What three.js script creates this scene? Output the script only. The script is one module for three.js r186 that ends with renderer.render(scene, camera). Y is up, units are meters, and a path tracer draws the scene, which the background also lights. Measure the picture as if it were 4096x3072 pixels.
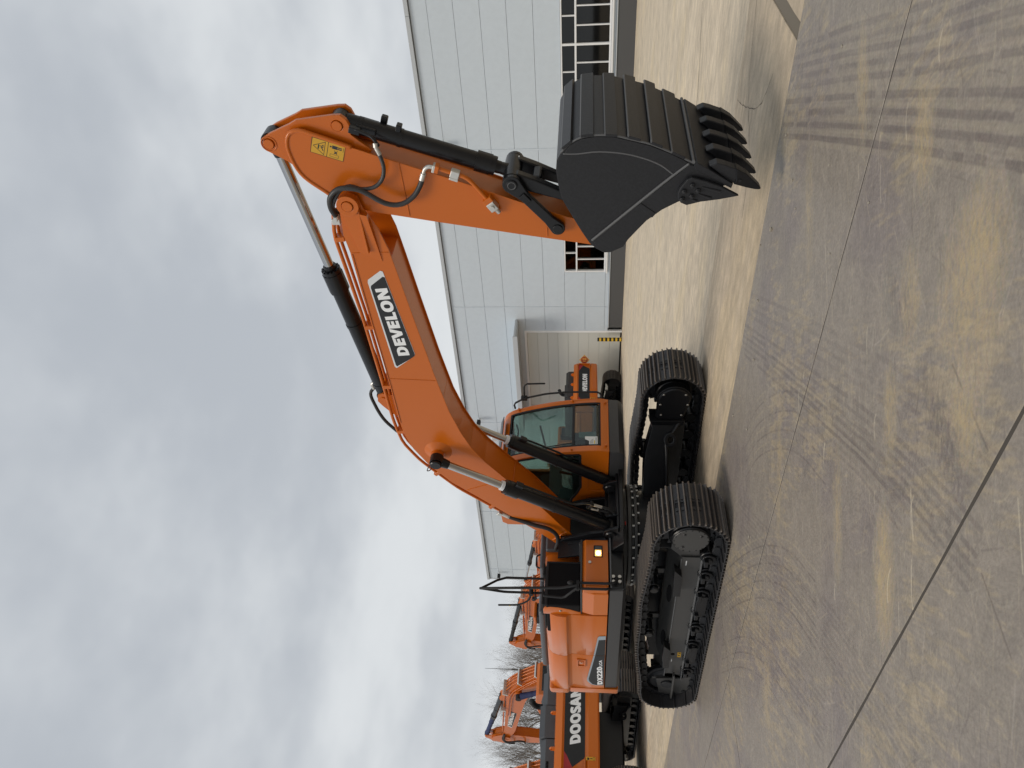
import * as THREE from 'three';
import { RoundedBoxGeometry } from 'three/addons/geometries/RoundedBoxGeometry.js';
import { mergeGeometries, toCreasedNormals } from 'three/addons/utils/BufferGeometryUtils.js';
import { createNoise2D, createNoise3D } from 'simplex-noise';

// ---------------------------------------------------------------- camera, sky, sun, exposure
// The phone was held sideways: the picture's top is the place's right-hand side.
const scene = new THREE.Scene();
const camera = new THREE.PerspectiveCamera(53.706, 4 / 3, 0.05, 600);
camera.position.set(8.977, 1.614, 6.656);
camera.up.set(0.73896967, 0.00512454, -0.6737192);
camera.lookAt(8.977 - 0.67093269, 1.614 + 0.09676648, 6.656 - 0.73517724);
const renderer = new THREE.WebGLRenderer({ antialias: true });
renderer.toneMapping = THREE.LinearToneMapping;
renderer.toneMappingExposure = 1.08;
renderer.shadowMap.enabled = true;
renderer.setSize(1024, 768);

const V = (x, y, z) => new THREE.Vector3(x, y, z);
let seed = 7;
const rnd = () => { seed = (seed * 1664525 + 1013904223) % 4294967296; return seed / 4294967296; };
const rr = (a, b) => a + (b - a) * rnd();
const n2 = createNoise2D(rnd), n3 = createNoise3D(rnd);
const fbm2 = (x, y, o = 4) => { let s = 0, a = 0.5, f = 1; for (let i = 0; i < o; i++) { s += a * n2(x * f, y * f); a *= 0.5; f *= 2.03; } return s; };
const fbm3 = (x, y, z, o = 5) => { let s = 0, a = 0.5, f = 1; for (let i = 0; i < o; i++) { s += a * n3(x * f, y * f, z * f); a *= 0.52; f *= 2.07; } return s; };
const clamp = (v, a, b) => Math.min(b, Math.max(a, v));
const sstep = (a, b, v) => { const t = clamp((v - a) / (b - a), 0, 1); return t * t * (3 - 2 * t); };

{ // overcast sky: grey-blue cloud deck with brighter breaks, pale towards the horizon
  const W = 2048, H = 1024, d = new Float32Array(W * H * 4);
  for (let j = 0; j < H; j++) {
    const el = ((j + 0.5) / H - 0.5) * Math.PI, cy = Math.sin(el), ch = Math.cos(el);
    for (let i = 0; i < W; i++) {
      const az = ((i + 0.5) / W - 0.5) * 2 * Math.PI, x = Math.cos(az) * ch, z = Math.sin(az) * ch;
      const k = (j * W + i) * 4;
      const up = Math.max(cy, 0), q = 1 / (up + 0.22);
      const px = x * q, pz = z * q;
      let c = fbm3(px * 0.85 + 3.1, pz * 0.85 - 1.7, 0.4, 6) + 0.45 * fbm3(px * 0.33 + 9, pz * 0.33 + 4, 2.2, 3);
      c += 0.16 * fbm3(px * 3.2, pz * 3.2, 5.5, 4);
      const t = sstep(-0.5, 0.62, c);
      const hz = Math.exp(-up * 6.0);
      const dark = [0.415, 0.45, 0.50], brt = [0.70, 0.73, 0.755], hor = [0.75, 0.77, 0.775];
      for (let m = 0; m < 3; m++) {
        let v = dark[m] + (brt[m] - dark[m]) * (0.10 + 0.85 * t);
        v = v * (1 - 0.75 * hz) + hor[m] * 0.75 * hz;
        d[k + m] = v * 0.955;
      }
      d[k + 3] = 1;
    }
  }
  const sky = new THREE.DataTexture(d, W, H, THREE.RGBAFormat, THREE.FloatType);
  sky.mapping = THREE.EquirectangularReflectionMapping; sky.magFilter = sky.minFilter = THREE.LinearFilter; sky.needsUpdate = true;
  scene.background = sky; scene.environment = sky;
}
const sun = new THREE.DirectionalLight(0xfff4e6, 1.5);
sun.position.set(-3, 40, 23); sun.target.position.set(0, 0, 0);
sun.castShadow = true; sun.shadow.radius = 40; sun.shadow.mapSize.set(2048, 2048);
Object.assign(sun.shadow.camera, { left: -40, right: 40, top: 40, bottom: -40, near: 1, far: 120 });
scene.add(sun, sun.target);

// ---------------------------------------------------------------- textures
function canvas(w, h, draw) { const c = document.createElement('canvas'); c.width = w; c.height = h; draw(c.getContext('2d'), w, h); return c; }
function canvasTex(w, h, draw, srgb = true) {
  const t = new THREE.CanvasTexture(canvas(w, h, draw)); if (srgb) t.colorSpace = THREE.SRGBColorSpace;
  t.wrapS = t.wrapT = THREE.RepeatWrapping; t.anisotropy = 8; return t;
}
function dataTex(w, h, fn, srgb = true) {
  const d = new Uint8Array(w * h * 4);
  for (let j = 0; j < h; j++) for (let i = 0; i < w; i++) { const c = fn(i / w, j / h, i, j), k = (j * w + i) * 4; d[k] = c[0]; d[k + 1] = c[1]; d[k + 2] = c[2]; d[k + 3] = 255; }
  const t = new THREE.DataTexture(d, w, h); if (srgb) t.colorSpace = THREE.SRGBColorSpace; t.magFilter = THREE.LinearFilter; t.minFilter = THREE.LinearMipmapLinearFilter; t.generateMipmaps = true;
  t.wrapS = t.wrapT = THREE.RepeatWrapping; t.needsUpdate = true; return t;
}
const per = (u, v, f, sd, o = 4) => { // tileable noise
  let s = 0, a = 0.5; const A = u * 2 * Math.PI, B = v * 2 * Math.PI;
  for (let i = 0; i < o; i++) { s += a * n3(Math.cos(A) * f + sd, Math.sin(A) * f + Math.cos(B) * f * 0.7, Math.sin(B) * f + sd * 0.3); a *= 0.5; f *= 2.1; } return s;
};
// light worn concrete, 12 m tile
const texLight = canvasTex(2048, 2048, (g, W, H) => {
  const im = g.createImageData(W, H);
  for (let j = 0; j < H; j++) for (let i = 0; i < W; i++) {
    const x = i / W * 12, z = j / H * 12;
    const a = fbm2(x * 0.5, z * 1.1, 4), b = fbm2(x * 2.2 + 7, z * 6 + 3, 4), c = fbm2(x * 22, z * 30, 2), e = fbm2(x * 0.25 + 40, z * 0.5, 3);
    let v = 1.14 + 0.10 * a + 0.13 * b + 0.07 * c; const w = sstep(0.1, 0.5, e) * 0.5 + sstep(0.25, 0.5, b) * 0.25;
    const k = (j * W + i) * 4;
    im.data[k] = clamp((167 + 9 * w) * v, 0, 255); im.data[k + 1] = clamp((155 + 6 * w) * v, 0, 255); im.data[k + 2] = clamp((136 - 3 * w) * v, 0, 255); im.data[k + 3] = 255;
  }
  g.putImageData(im, 0, 0);
  for (let i = 0; i < 2600; i++) { // streaks dragged along the yard
    const x = rnd() * W, y = rnd() * H, l = rr(6, 90), b = rnd() < 0.5;
    g.strokeStyle = b ? `rgba(222,212,194,${rr(0.06, 0.3)})` : `rgba(110,96,76,${rr(0.05, 0.22)})`; g.lineWidth = rr(0.6, 2.4);
    g.beginPath(); g.moveTo(x, y); g.lineTo(x + l, y + rr(-0.25, 0.25) * l); g.stroke();
  }
  for (let i = 0; i < 60; i++) { g.fillStyle = `rgba(228,222,208,${rr(0.05, 0.25)})`; g.beginPath(); g.ellipse(rnd() * W, rnd() * H, rr(4, 60), rr(1, 5), rr(-0.2, 0.2), 0, 7); g.fill(); }
});
// darker stained concrete in front: drawn in metres, x -2.5..8.9, z 0.3..6.0
const DX0 = -2.5, DZ0 = 0.3, DS = 2048 / 11.4;
const texDark = canvasTex(2048, 1024, (g, W, H) => {
  const im = g.createImageData(W, H);
  for (let j = 0; j < H; j++) for (let i = 0; i < W; i++) {
    const x = DX0 + i / DS, z = DZ0 + j / DS;
    const a = fbm2(x * 0.5 + 2, z * 0.6, 4), b = fbm2(x * 2.4, z * 2.9 + 9, 4), c = fbm2(x * 9 + 5, z * 9, 3), f = fbm2(x * 34, z * 34, 2);
    const q = 0.707 * (x + z), w = 0.707 * (z - x);                                 // smears run across the bays
    const d1 = fbm2(x * 0.42 + 31, z * 0.5 + 8, 3), d2 = fbm2(q * 2.2 + 3, w * 7.5 + 17, 4), d3 = fbm2(q * 7 + 1, w * 26, 3);
    const dirt = clamp(0.6 * sstep(0.02, 0.66, d1 + 0.75 * d2 + 0.35 * d3), 0, 1);  // ochre mud worn into patches
    const pur = sstep(-0.1, 0.5, a);                                                // polished bluish grey
    const v = 1 + 0.05 * b + 0.06 * c + 0.09 * f + 0.05 * d3;
    const k = (j * W + i) * 4;
    im.data[k] = clamp(((133 - 9 * pur) * (1 - dirt) + 157 * dirt) * v, 0, 255);
    im.data[k + 1] = clamp(((124.5 - 9 * pur) * (1 - dirt) + 142 * dirt) * v, 0, 255);
    im.data[k + 2] = clamp(((114 - 4 * pur) * (1 - dirt) + 115 * dirt) * v, 0, 255); im.data[k + 3] = 255;
  }
  g.putImageData(im, 0, 0);
  const X = x => (x - DX0) * DS, Z = z => (z - DZ0) * DS;
  g.lineCap = 'round';
  for (let i = 0; i < 15000; i++) { // scuffs and hair scratches, mostly across the view
    const x = rnd() * W, y = rnd() * H, l = rr(4, 46), an = (rnd() < 0.65 ? rr(-1.05, -0.35) : rr(-1.9, 0.6)) , q = rnd();
    g.strokeStyle = q < 0.55 ? `rgba(186,172,140,${rr(0.05, 0.26)})` : q < 0.85 ? `rgba(70,62,58,${rr(0.05, 0.24)})` : `rgba(205,196,182,${rr(0.04, 0.2)})`;
    g.lineWidth = rr(0.5, 1.7); g.beginPath(); g.moveTo(x, y);
    g.quadraticCurveTo(x + Math.cos(an) * l * 0.5 + rr(-5, 5), y + Math.sin(an) * l * 0.5 + rr(-5, 5), x + Math.cos(an) * l, y + Math.sin(an) * l); g.stroke();
  }
  const band = (pts, w, n, col, al, wob = 0.0025) => { // a tyre or crawler mark: parallel rubbed ribs that break up
    for (let r = 0; r < n; r++) {
      const off = (r / Math.max(1, n - 1) - 0.5) * w;
      for (let s = 0; s < pts.length - 1; s++) {
        const [x0, z0] = pts[s], [x1, z1] = pts[s + 1], L = Math.hypot(x1 - x0, z1 - z0), nx = -(z1 - z0) / L, nz = (x1 - x0) / L;
        for (let t = 0; t < L; t += 0.05) {
          if (fbm2((x0 + t) * 1.7 + r, s * 3.1 + t * 1.1, 2) < -0.3) continue;
          const f0 = t / L, f1 = Math.min(1, (t + 0.051) / L), o = off + wob * n2(t * 3, r);
          g.strokeStyle = `rgba(${col},${al * clamp(0.75 + 0.6 * fbm2(t * 1.3 + s * 5, r * 0.7 + 20, 3), 0.1, 1.1)})`; g.lineWidth = w / n * DS * clamp(0.6 + 0.12 * n2(t * 1.5 + s * 3, r + 9), 0.4, 0.8);
          g.beginPath(); g.moveTo(X(x0 + (x1 - x0) * f0 + nx * o), Z(z0 + (z1 - z0) * f0 + nz * o)); g.lineTo(X(x0 + (x1 - x0) * f1 + nx * o), Z(z0 + (z1 - z0) * f1 + nz * o)); g.stroke();
        }
      }
    }
  };
  const arc = (cx, cz, r, a0, a1, m = 24) => Array.from({ length: m + 1 }, (_, i) => { const a = a0 + (a1 - a0) * i / m; return [cx + r * Math.cos(a), cz + r * Math.sin(a)]; });
  const dk = '66,58,58', lt = '178,164,134';
  g.lineCap = 'butt';
  const t1 = [[6.25, 0.4], [6.62, 1.25], [7.05, 2.27], [7.36, 3.03], [7.67, 3.81], [8.0, 4.7]], t2 = [[6.66, 0.4], [7.21, 1.66], [7.64, 2.71], [7.93, 3.34], [8.4, 4.4]], t3 = [[3.92, 0.4], [5.0, 2.26], [5.69, 3.5], [5.93, 4.0], [6.2, 4.7]], t4 = [[4.4, 1.4], [5.11, 2.71], [5.57, 3.53], [5.8, 4.1]];
  band(t1, 0.26, 4, dk, 0.30); band(t1, 0.34, 5, lt, 0.16); band(t1, 0.30, 12, '84,74,72', 0.12); band(t2, 0.30, 5, dk, 0.18); band(t2, 0.36, 6, lt, 0.14); band(t2, 0.32, 12, '84,74,72', 0.10);
  band(t3, 0.30, 6, dk, 0.24); band(t3.map(p => [p[0] + 0.38, p[1] - 0.1]), 0.22, 4, dk, 0.14); band(t4, 0.26, 6, dk, 0.15); band(t4, 0.3, 9, lt, 0.10);
  band([[2.45, 1.6], [3.38, 2.76], [4.02, 3.62], [4.46, 4.27], [4.9, 5.1]], 0.42, 10, dk, 0.15); band([[0.88, 1.23], [2.1, 2.61], [3.34, 3.84], [3.73, 4.29]], 0.40, 9, dk, 0.17); band([[1.6, 1.6], [2.7, 2.55], [3.7, 3.6], [4.1, 4.2]], 0.3, 8, dk, 0.10);
  for (let i = 0; i < 8; i++) { const o = i * 0.055; band(smooth([[0.49 + o, 1.61 - o], [1.82 + o, 2.21 - o], [2.83 + o, 2.78 - o], [3.49 + o, 3.31 - o], [3.9 + o, 3.85 - o]], 8).map(p => [p.x, p.y]), 0.026, 1, i % 2 ? lt : dk, 0.3); band(smooth([[3.0 + o, 1.5 - o], [3.51 + o, 1.71 - o], [4.13 + o, 2.16 - o], [4.59 + o, 2.65 - o], [4.9 + o, 3.2 - o]], 8).map(p => [p.x, p.y]), 0.026, 1, i % 2 ? lt : dk, 0.26); if (i < 5) band(smooth([[0.3 + o, 2.2 - o], [1.4 + o, 2.7 - o], [2.3 + o, 3.3 - o], [3.0 + o, 4.1 - o]], 8).map(p => [p.x, p.y]), 0.026, 1, i % 2 ? lt : dk, 0.24); }
  band([[6.66, 3.98], [6.6, 4.45]], 0.02, 1, '74,70,66', 0.6, 0); band([[6.2, 4.75], [6.15, 5.1]], 0.015, 1, '80,70,62', 0.5, 0);
  const patch = (x, z, w, h, an, col, al, n) => { for (let i = 0; i < n; i++) { const r = Math.sqrt(rnd()), t = rnd() * 6.283, u = r * Math.cos(t) * w, v = r * Math.sin(t) * h; const px = x + u * Math.cos(an) - v * Math.sin(an), pz = z + u * Math.sin(an) + v * Math.cos(an), l = rr(3, 16); g.strokeStyle = `rgba(${col},${al * rr(0.3, 1) * (1.15 - r)})`; g.lineWidth = rr(0.8, 3.4); const a2 = rr(-1.3, -0.1); g.beginPath(); g.moveTo(X(px), Z(pz)); g.lineTo(X(px) + Math.cos(a2) * l, Z(pz) + Math.sin(a2) * l); g.stroke(); } };
  for (const [x, z, w, h, n] of [[5.3, 4.2, 0.42, 0.16, 2600], [6.95, 3.9, 0.42, 0.3, 2600], [7.2, 3.85, 0.3, 0.25, 1500], [7.25, 3.05, 0.3, 0.12, 900], [7.14, 2.04, 0.4, 0.1, 800], [6.54, 4.25, 0.22, 0.16, 900], [6.0, 3.66, 0.3, 0.1, 700], [4.93, 3.5, 0.5, 0.1, 900], [6.6, 3.45, 0.3, 0.14, 800], [4.0, 2.35, 0.7, 0.1, 900], [2.4, 3.3, 0.7, 0.13, 900], [4.2, 4.9, 0.4, 0.12, 700], [6.05, 1.6, 0.6, 0.12, 800]]) patch(x, z, w, h, -0.75, '170,150,112', 0.24, n);
  patch(6.35, 4.15, 0.14, 0.45, 0.2, '88,80,78', 0.26, 600); patch(6.5, 3.35, 0.14, 0.28, 0.1, '90,82,80', 0.2, 400);
  for (let i = 0; i < 34; i++) { const x = rr(4.2, 8.2), z = rr(2.2, 5.4), l = rr(0.03, 0.2); g.strokeStyle = `rgba(214,202,174,${rr(0.25, 0.7)})`; g.lineWidth = rr(0.8, 1.8); g.beginPath(); g.moveTo(X(x), Z(z)); g.quadraticCurveTo(X(x + l * 0.4), Z(z - l * 0.6) + rr(-4, 4), X(x + l), Z(z - l * rr(0.5, 1.2))); g.stroke(); }
});
texDark.wrapS = texDark.wrapT = THREE.MirroredRepeatWrapping; texLight.wrapS = texLight.wrapT = THREE.MirroredRepeatWrapping;
const bumpConc = dataTex(512, 512, (u, v) => { const a = 128 + 70 * per(u, v, 5, 3, 5) + 26 * (rnd() - 0.5); return [a, a, a]; }, false);
bumpConc.wrapS = bumpConc.wrapT = THREE.RepeatWrapping;
const bumpPaint = dataTex(256, 256, (u, v) => { const a = 128 + 60 * per(u, v, 7, 11, 3) + 14 * (rnd() - 0.5); return [a, a, a]; }, false);
const roughPaint = dataTex(256, 256, (u, v) => { const a = 205 + 40 * per(u, v, 4, 21, 4) + 12 * (rnd() - 0.5); return [a, a, a]; }, false);
const roughSteel = dataTex(256, 256, (u, v) => { const a = 200 + 60 * per(u, v, 3, 31, 5) + 20 * (rnd() - 0.5); return [a, clamp(a, 90, 255), a]; }, false);
const scuffTex = dataTex(512, 512, (u, v) => { const s = per(u, v, 6, 41, 5), t = per(u, v, 14, 51, 3), r = sstep(0.16, 0.42, s + 0.5 * t); return [196 + 50 * r + 20 * t, 194 + 30 * r + 20 * t, 194 + 10 * r + 20 * t]; });
const blackTex = dataTex(256, 256, (u, v) => { const s = 1 + 0.16 * per(u, v, 4, 61, 5) + 0.05 * (rnd() - 0.5); return [34 * s, 35 * s, 38 * s]; });
const wallTex = dataTex(512, 512, (u, v) => { const s = 1 + 0.014 * per(u, v, 2, 71, 5) + 0.012 * (rnd() - 0.5); return [197 * s, 207 * s, 215 * s]; });
const barkTex = dataTex(64, 64, (u, v) => { const s = 1 + 0.3 * per(u, v, 3, 81, 3); return [122 * s, 115 * s, 109 * s]; });

// ---------------------------------------------------------------- materials
const lin = (r, g, b) => new THREE.Color().setRGB(r, g, b);
const std = (color, roughness, o = {}) => new THREE.MeshStandardMaterial({ color, roughness, ...o });
const phy = (color, roughness, o = {}) => new THREE.MeshPhysicalMaterial({ color, roughness, ...o });
const M = {
  orange: phy(lin(0.55, 0.124, 0.003), 0.45, { specularIntensity: 0.7, clearcoat: 0.28, clearcoatRoughness: 0.16, bumpMap: bumpPaint, bumpScale: 0.0012, roughnessMap: roughPaint }),
  hood: phy(lin(0.57, 0.130, 0.003), 0.40, { specularIntensity: 0.7, clearcoat: 0.5, clearcoatRoughness: 0.07 }),
  black: phy(lin(0.0065, 0.007, 0.0085), 0.45, { clearcoat: 0.2, clearcoatRoughness: 0.25, specularIntensity: 0.6, bumpMap: bumpPaint, bumpScale: 0.0012, roughnessMap: roughPaint }),
  matt: std(lin(0.009, 0.009, 0.010), 0.7),
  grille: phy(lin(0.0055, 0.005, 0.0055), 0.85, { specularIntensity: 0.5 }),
  skirt: phy(lin(0.034, 0.0345, 0.036), 0.5, { clearcoat: 0.2, clearcoatRoughness: 0.3 }),
  greyHood: phy(lin(0.06, 0.065, 0.072), 0.5, { clearcoat: 0.2, clearcoatRoughness: 0.3 }),
  bucket: phy(0xffffff, 0.5, { map: blackTex, clearcoat: 0.12, clearcoatRoughness: 0.35, specularIntensity: 0.7, bumpMap: bumpPaint, bumpScale: 0.002 }),
  weld: std(lin(0.11, 0.112, 0.115), 0.55),
  shoe: std(0xffffff, 0.5, { map: scuffTex, vertexColors: true, metalness: 0.2, roughnessMap: roughSteel, bumpMap: bumpPaint, bumpScale: 0.003 }),
  chain: std(lin(0.020, 0.021, 0.024), 0.55, { metalness: 0.3 }),
  frame: phy(lin(0.046, 0.0455, 0.044), 0.45, { clearcoat: 0.2, clearcoatRoughness: 0.3 }),
  chrome: std(lin(0.48, 0.48, 0.48), 0.12, { metalness: 1 }),
  steel: std(lin(0.50, 0.49, 0.46), 0.34, { metalness: 0.9 }),
  zinc: std(lin(0.62, 0.61, 0.57), 0.42, { metalness: 0.8 }),
  rubber: std(lin(0.022, 0.022, 0.023), 0.6),
  hose: std(lin(0.045, 0.046, 0.048), 0.45),
  white: std(lin(0.75, 0.76, 0.77), 0.5),
  glass: phy(lin(0.80, 0.90, 0.86), 0.02, { transmission: 1, thickness: 0, ior: 1.5 }),
  tint: phy(lin(0.57, 0.65, 0.615), 0.02, { transmission: 1, thickness: 0, ior: 1.5 }),
  pane: phy(lin(0.010, 0.012, 0.013), 0.04, { specularIntensity: 1 }),
  ribbonGlass: phy(lin(0.16, 0.18, 0.18), 0.03, { transmission: 1, thickness: 0, ior: 1.5 }),
  plastic: phy(lin(0.8, 0.82, 0.84), 0.35, { transmission: 0.6, thickness: 0 }),
  wall: std(0xffffff, 0.55, { map: wallTex }),
  wallTrim: std(lin(0.46, 0.49, 0.51), 0.5),
  door: std(lin(0.60, 0.61, 0.56), 0.55),
  alu: std(lin(0.80, 0.81, 0.81), 0.45),
  plinth: std(lin(0.085, 0.086, 0.087), 0.75),
  light: std(0xffffff, 0.82, { map: texLight, bumpMap: bumpConc, bumpScale: 0.004 }),
  lightTan: std(lin(0.84, 0.81, 0.775), 0.75, { map: texLight, bumpMap: bumpConc, bumpScale: 0.004 }),  // same pale concrete, tinted darker and warmer for the strip beside the dark bays
  dark: std(0xffffff, 0.50, { map: texDark, bumpMap: bumpConc, bumpScale: 0.004 }),
  joint: std(lin(0.062, 0.053, 0.043), 0.95),
  sand: std(lin(0.15, 0.13, 0.10), 1.0),
  bark: std(0xffffff, 0.9, { map: barkTex }),
  blue: std(lin(0.020, 0.032, 0.10), 0.8),
  yellow: std(lin(0.72, 0.46, 0.03), 0.5),
  red: std(lin(0.42, 0.02, 0.02), 0.5),
  redOrange: phy(lin(0.40, 0.05, 0.03), 0.4, { clearcoat: 0.4 }),
  seat: std(lin(0.03, 0.03, 0.033), 0.8),
  stone: std(lin(0.30, 0.27, 0.22), 0.9),
};

// ---------------------------------------------------------------- geometry helpers
const Y = V(0, 1, 0);
function clean(g) { let q = g.index ? g.toNonIndexed() : g; for (const k of Object.keys(q.attributes)) if (!['position', 'normal', 'uv'].includes(k)) q.deleteAttribute(k); return q; }
function merge(list) { const a = [].concat(list); return a.length === 1 ? a[0] : mergeGeometries(a.map(clean), false); }
function box(x0, x1, y0, y1, z0, z1, r = 0) {
  const w = x1 - x0, h = y1 - y0, d = z1 - z0, R = Math.min(r, w * 0.45, h * 0.45, d * 0.45);
  const g = R > 0 ? new RoundedBoxGeometry(w, h, d, 2, R) : new THREE.BoxGeometry(w, h, d);
  return g.translate((x0 + x1) / 2, (y0 + y1) / 2, (z0 + z1) / 2);
}
function rod(a, b, r0, r1 = r0, seg = 20) {
  const d = b.clone().sub(a), g = new THREE.CylinderGeometry(r1, r0, d.length(), seg);
  return g.applyQuaternion(new THREE.Quaternion().setFromUnitVectors(Y, d.clone().normalize())).translate((a.x + b.x) / 2, (a.y + b.y) / 2, (a.z + b.z) / 2);
}
const zrod = (x, y, z0, z1, r, seg = 24) => rod(V(x, y, z0), V(x, y, z1), r, r, seg);
function bevelZ(x, y, z0, z1, r, b = 0.008, seg = 28) { // disc with a chamfered rim on both faces, axis along z
  const p = [[0, 0], [r - b, 0], [r, b], [r, z1 - z0 - b], [r - b, z1 - z0], [0, z1 - z0]].map(q => new THREE.Vector2(...q));
  return toCreasedNormals(new THREE.LatheGeometry(p, seg), 0.5).rotateX(Math.PI / 2).translate(x, y, z0);
}
function ext(pts, z0, z1, bevel = 0, holes = [], seg = 2) {
  const s = new THREE.Shape(pts.map(p => new THREE.Vector2(p[0], p[1])));
  for (const h of holes) s.holes.push(new THREE.Path(h.map(p => new THREE.Vector2(p[0], p[1]))));
  const g = new THREE.ExtrudeGeometry(s, { depth: Math.max(1e-4, z1 - z0 - 2 * bevel), bevelEnabled: bevel > 0, bevelThickness: bevel, bevelSize: bevel, bevelOffset: -bevel, bevelSegments: seg, curveSegments: 10 });
  return g.translate(0, 0, z0 + bevel);
}
function extSmooth(pts, z0, z1, bevel = 0, holes = []) { return toCreasedNormals(ext(pts, z0, z1, bevel, holes), 0.55); }
function circle(x, y, r, n = 16, a0 = 0, a1 = 2 * Math.PI) { const o = []; for (let i = 0; i < n; i++) { const a = a0 + (a1 - a0) * i / (a1 - a0 > 6.2 ? n : n - 1); o.push([x + r * Math.cos(a), y + r * Math.sin(a)]); } return o; }
function inset(pts, d) {
  let A = 0; pts.forEach((p, i) => { const q = pts[(i + 1) % pts.length]; A += p[0] * q[1] - q[0] * p[1]; }); const s = A > 0 ? 1 : -1, n = pts.length;
  return pts.map((p, i) => { const a = pts[(i + n - 1) % n], b = pts[(i + 1) % n]; let x1 = p[0] - a[0], y1 = p[1] - a[1], x2 = b[0] - p[0], y2 = b[1] - p[1]; const l1 = Math.hypot(x1, y1), l2 = Math.hypot(x2, y2); x1 /= l1; y1 /= l1; x2 /= l2; y2 /= l2; let nx = -(y1 + y2) * s, ny = (x1 + x2) * s; const L = Math.hypot(nx, ny) || 1; nx /= L; ny /= L; const c = Math.max(0.5, Math.abs(-y1 * s * nx + x1 * s * ny)); return [p[0] + nx * d / c, p[1] + ny * d / c]; });
}
function smooth(pts, n = 3, closed = false) { const c = new THREE.CatmullRomCurve3(pts.map(p => V(p[0], p[1], p[2] || 0)), closed, 'centripetal'); return c.getPoints((pts.length - (closed ? 0 : 1)) * n); }
function tube(pts, r, seg = 10, per = 6, curve = true) {
  const v = pts.map(p => p.isVector3 ? p : V(...p)); const c = curve ? new THREE.CatmullRomCurve3(v, false, 'centripetal') : new THREE.CurvePath();
  if (!curve) for (let i = 0; i < v.length - 1; i++) c.add(new THREE.LineCurve3(v[i], v[i + 1]));
  const g = new THREE.TubeGeometry(c, (v.length - 1) * per, r, seg, false); const e0 = new THREE.SphereGeometry(r, 8, 6).translate(v[0].x, v[0].y, v[0].z), l = v[v.length - 1], e1 = new THREE.SphereGeometry(r, 8, 6).translate(l.x, l.y, l.z);
  return merge([g, e0, e1]);
}
function bend(pts, rad) { // polyline with rounded corners
  const o = [V(...pts[0])];
  for (let i = 1; i < pts.length - 1; i++) { const a = V(...pts[i - 1]), b = V(...pts[i]), c = V(...pts[i + 1]); const d0 = a.clone().sub(b), d1 = c.clone().sub(b); const r = Math.min(rad, d0.length() * 0.45, d1.length() * 0.45); d0.setLength(r); d1.setLength(r); const p0 = b.clone().add(d0), p1 = b.clone().add(d1); for (let t = 0; t <= 4; t++) { const u = t / 4; o.push(p0.clone().multiplyScalar((1 - u) * (1 - u)).addScaledVector(b, 2 * u * (1 - u)).addScaledVector(p1, u * u)); } }
  o.push(V(...pts[pts.length - 1])); return o;
}
const pipe = (pts, r, rad = 0.08, seg = 10) => tube(bend(pts, rad), r, seg, 1, false);
function ribbed(pts, r, rib = 0.012, amp = 0.12, smoothFrom = 2) { // hose in a coiled guard
  const c = new THREE.CatmullRomCurve3(pts.map(p => V(...p)), false, 'centripetal'), L = c.getLength(), n = Math.round(L / rib) * 2, f = c.computeFrenetFrames(n), P = [], I = [], S = 8;
  for (let i = 0; i <= n; i++) { const p = c.getPointAt(i / n), k = i / n > smoothFrom ? r : r * (1 + (i % 2 ? amp : -amp)); for (let j = 0; j < S; j++) { const a = j / S * 2 * Math.PI; const q = p.clone().addScaledVector(f.normals[i], Math.cos(a) * k).addScaledVector(f.binormals[i], Math.sin(a) * k); P.push(q.x, q.y, q.z); } }
  for (let i = 0; i < n; i++) for (let j = 0; j < S; j++) { const a = i * S + j, b = i * S + (j + 1) % S, d = a + S, e = b + S; I.push(a, b, d, b, e, d); }
  const g = new THREE.BufferGeometry(); g.setAttribute('position', new THREE.Float32BufferAttribute(P, 3)); g.setIndex(I); g.computeVertexNormals(); g.setAttribute('uv', new THREE.Float32BufferAttribute(new Float32Array(P.length / 3 * 2), 2)); return g;
}
function boxUV(g, s = 1) { // texture coordinates in metres from the piece's own shape
  const q = clean(g), p = q.attributes.position, n = q.attributes.normal, uv = new Float32Array(p.count * 2);
  for (let i = 0; i < p.count; i++) { const ax = Math.abs(n.getX(i)), ay = Math.abs(n.getY(i)), az = Math.abs(n.getZ(i)); let u, v; if (az >= ax && az >= ay) { u = p.getX(i); v = p.getY(i); } else if (ax >= ay) { u = p.getZ(i); v = p.getY(i); } else { u = p.getX(i); v = p.getZ(i); } uv[2 * i] = u * s; uv[2 * i + 1] = v * s; }
  q.setAttribute('uv', new THREE.BufferAttribute(uv, 2)); return q;
}
const taken = {};
function numbered(n) { const k = taken[n] = (taken[n] ?? -1) + 1; return k ? `${n}_${String(k).padStart(3, '0')}` : n; }
function mk(name, geos, mat, parent = scene, uv = 1.2) {
  const m = new THREE.Mesh(uv ? boxUV(merge(geos), uv) : merge(geos), mat); m.name = numbered(name); m.castShadow = m.receiveShadow = true; parent.add(m); return m;
}
function like(name, geo, mat, parent) { const m = new THREE.Mesh(geo, mat); m.name = numbered(name); m.castShadow = m.receiveShadow = true; parent.add(m); return m; }
function thing(name, label, category, pos = [0, 0, 0], turn = 0, group) { const o = new THREE.Group(); o.name = numbered(name); o.position.set(...pos); o.rotation.y = turn; o.userData = { label, category }; if (group) o.userData.group = group; scene.add(o); return o; }
function tag(o, label, category, group) { o.userData.label = label; o.userData.category = category; if (group) o.userData.group = group; return o; }
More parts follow.
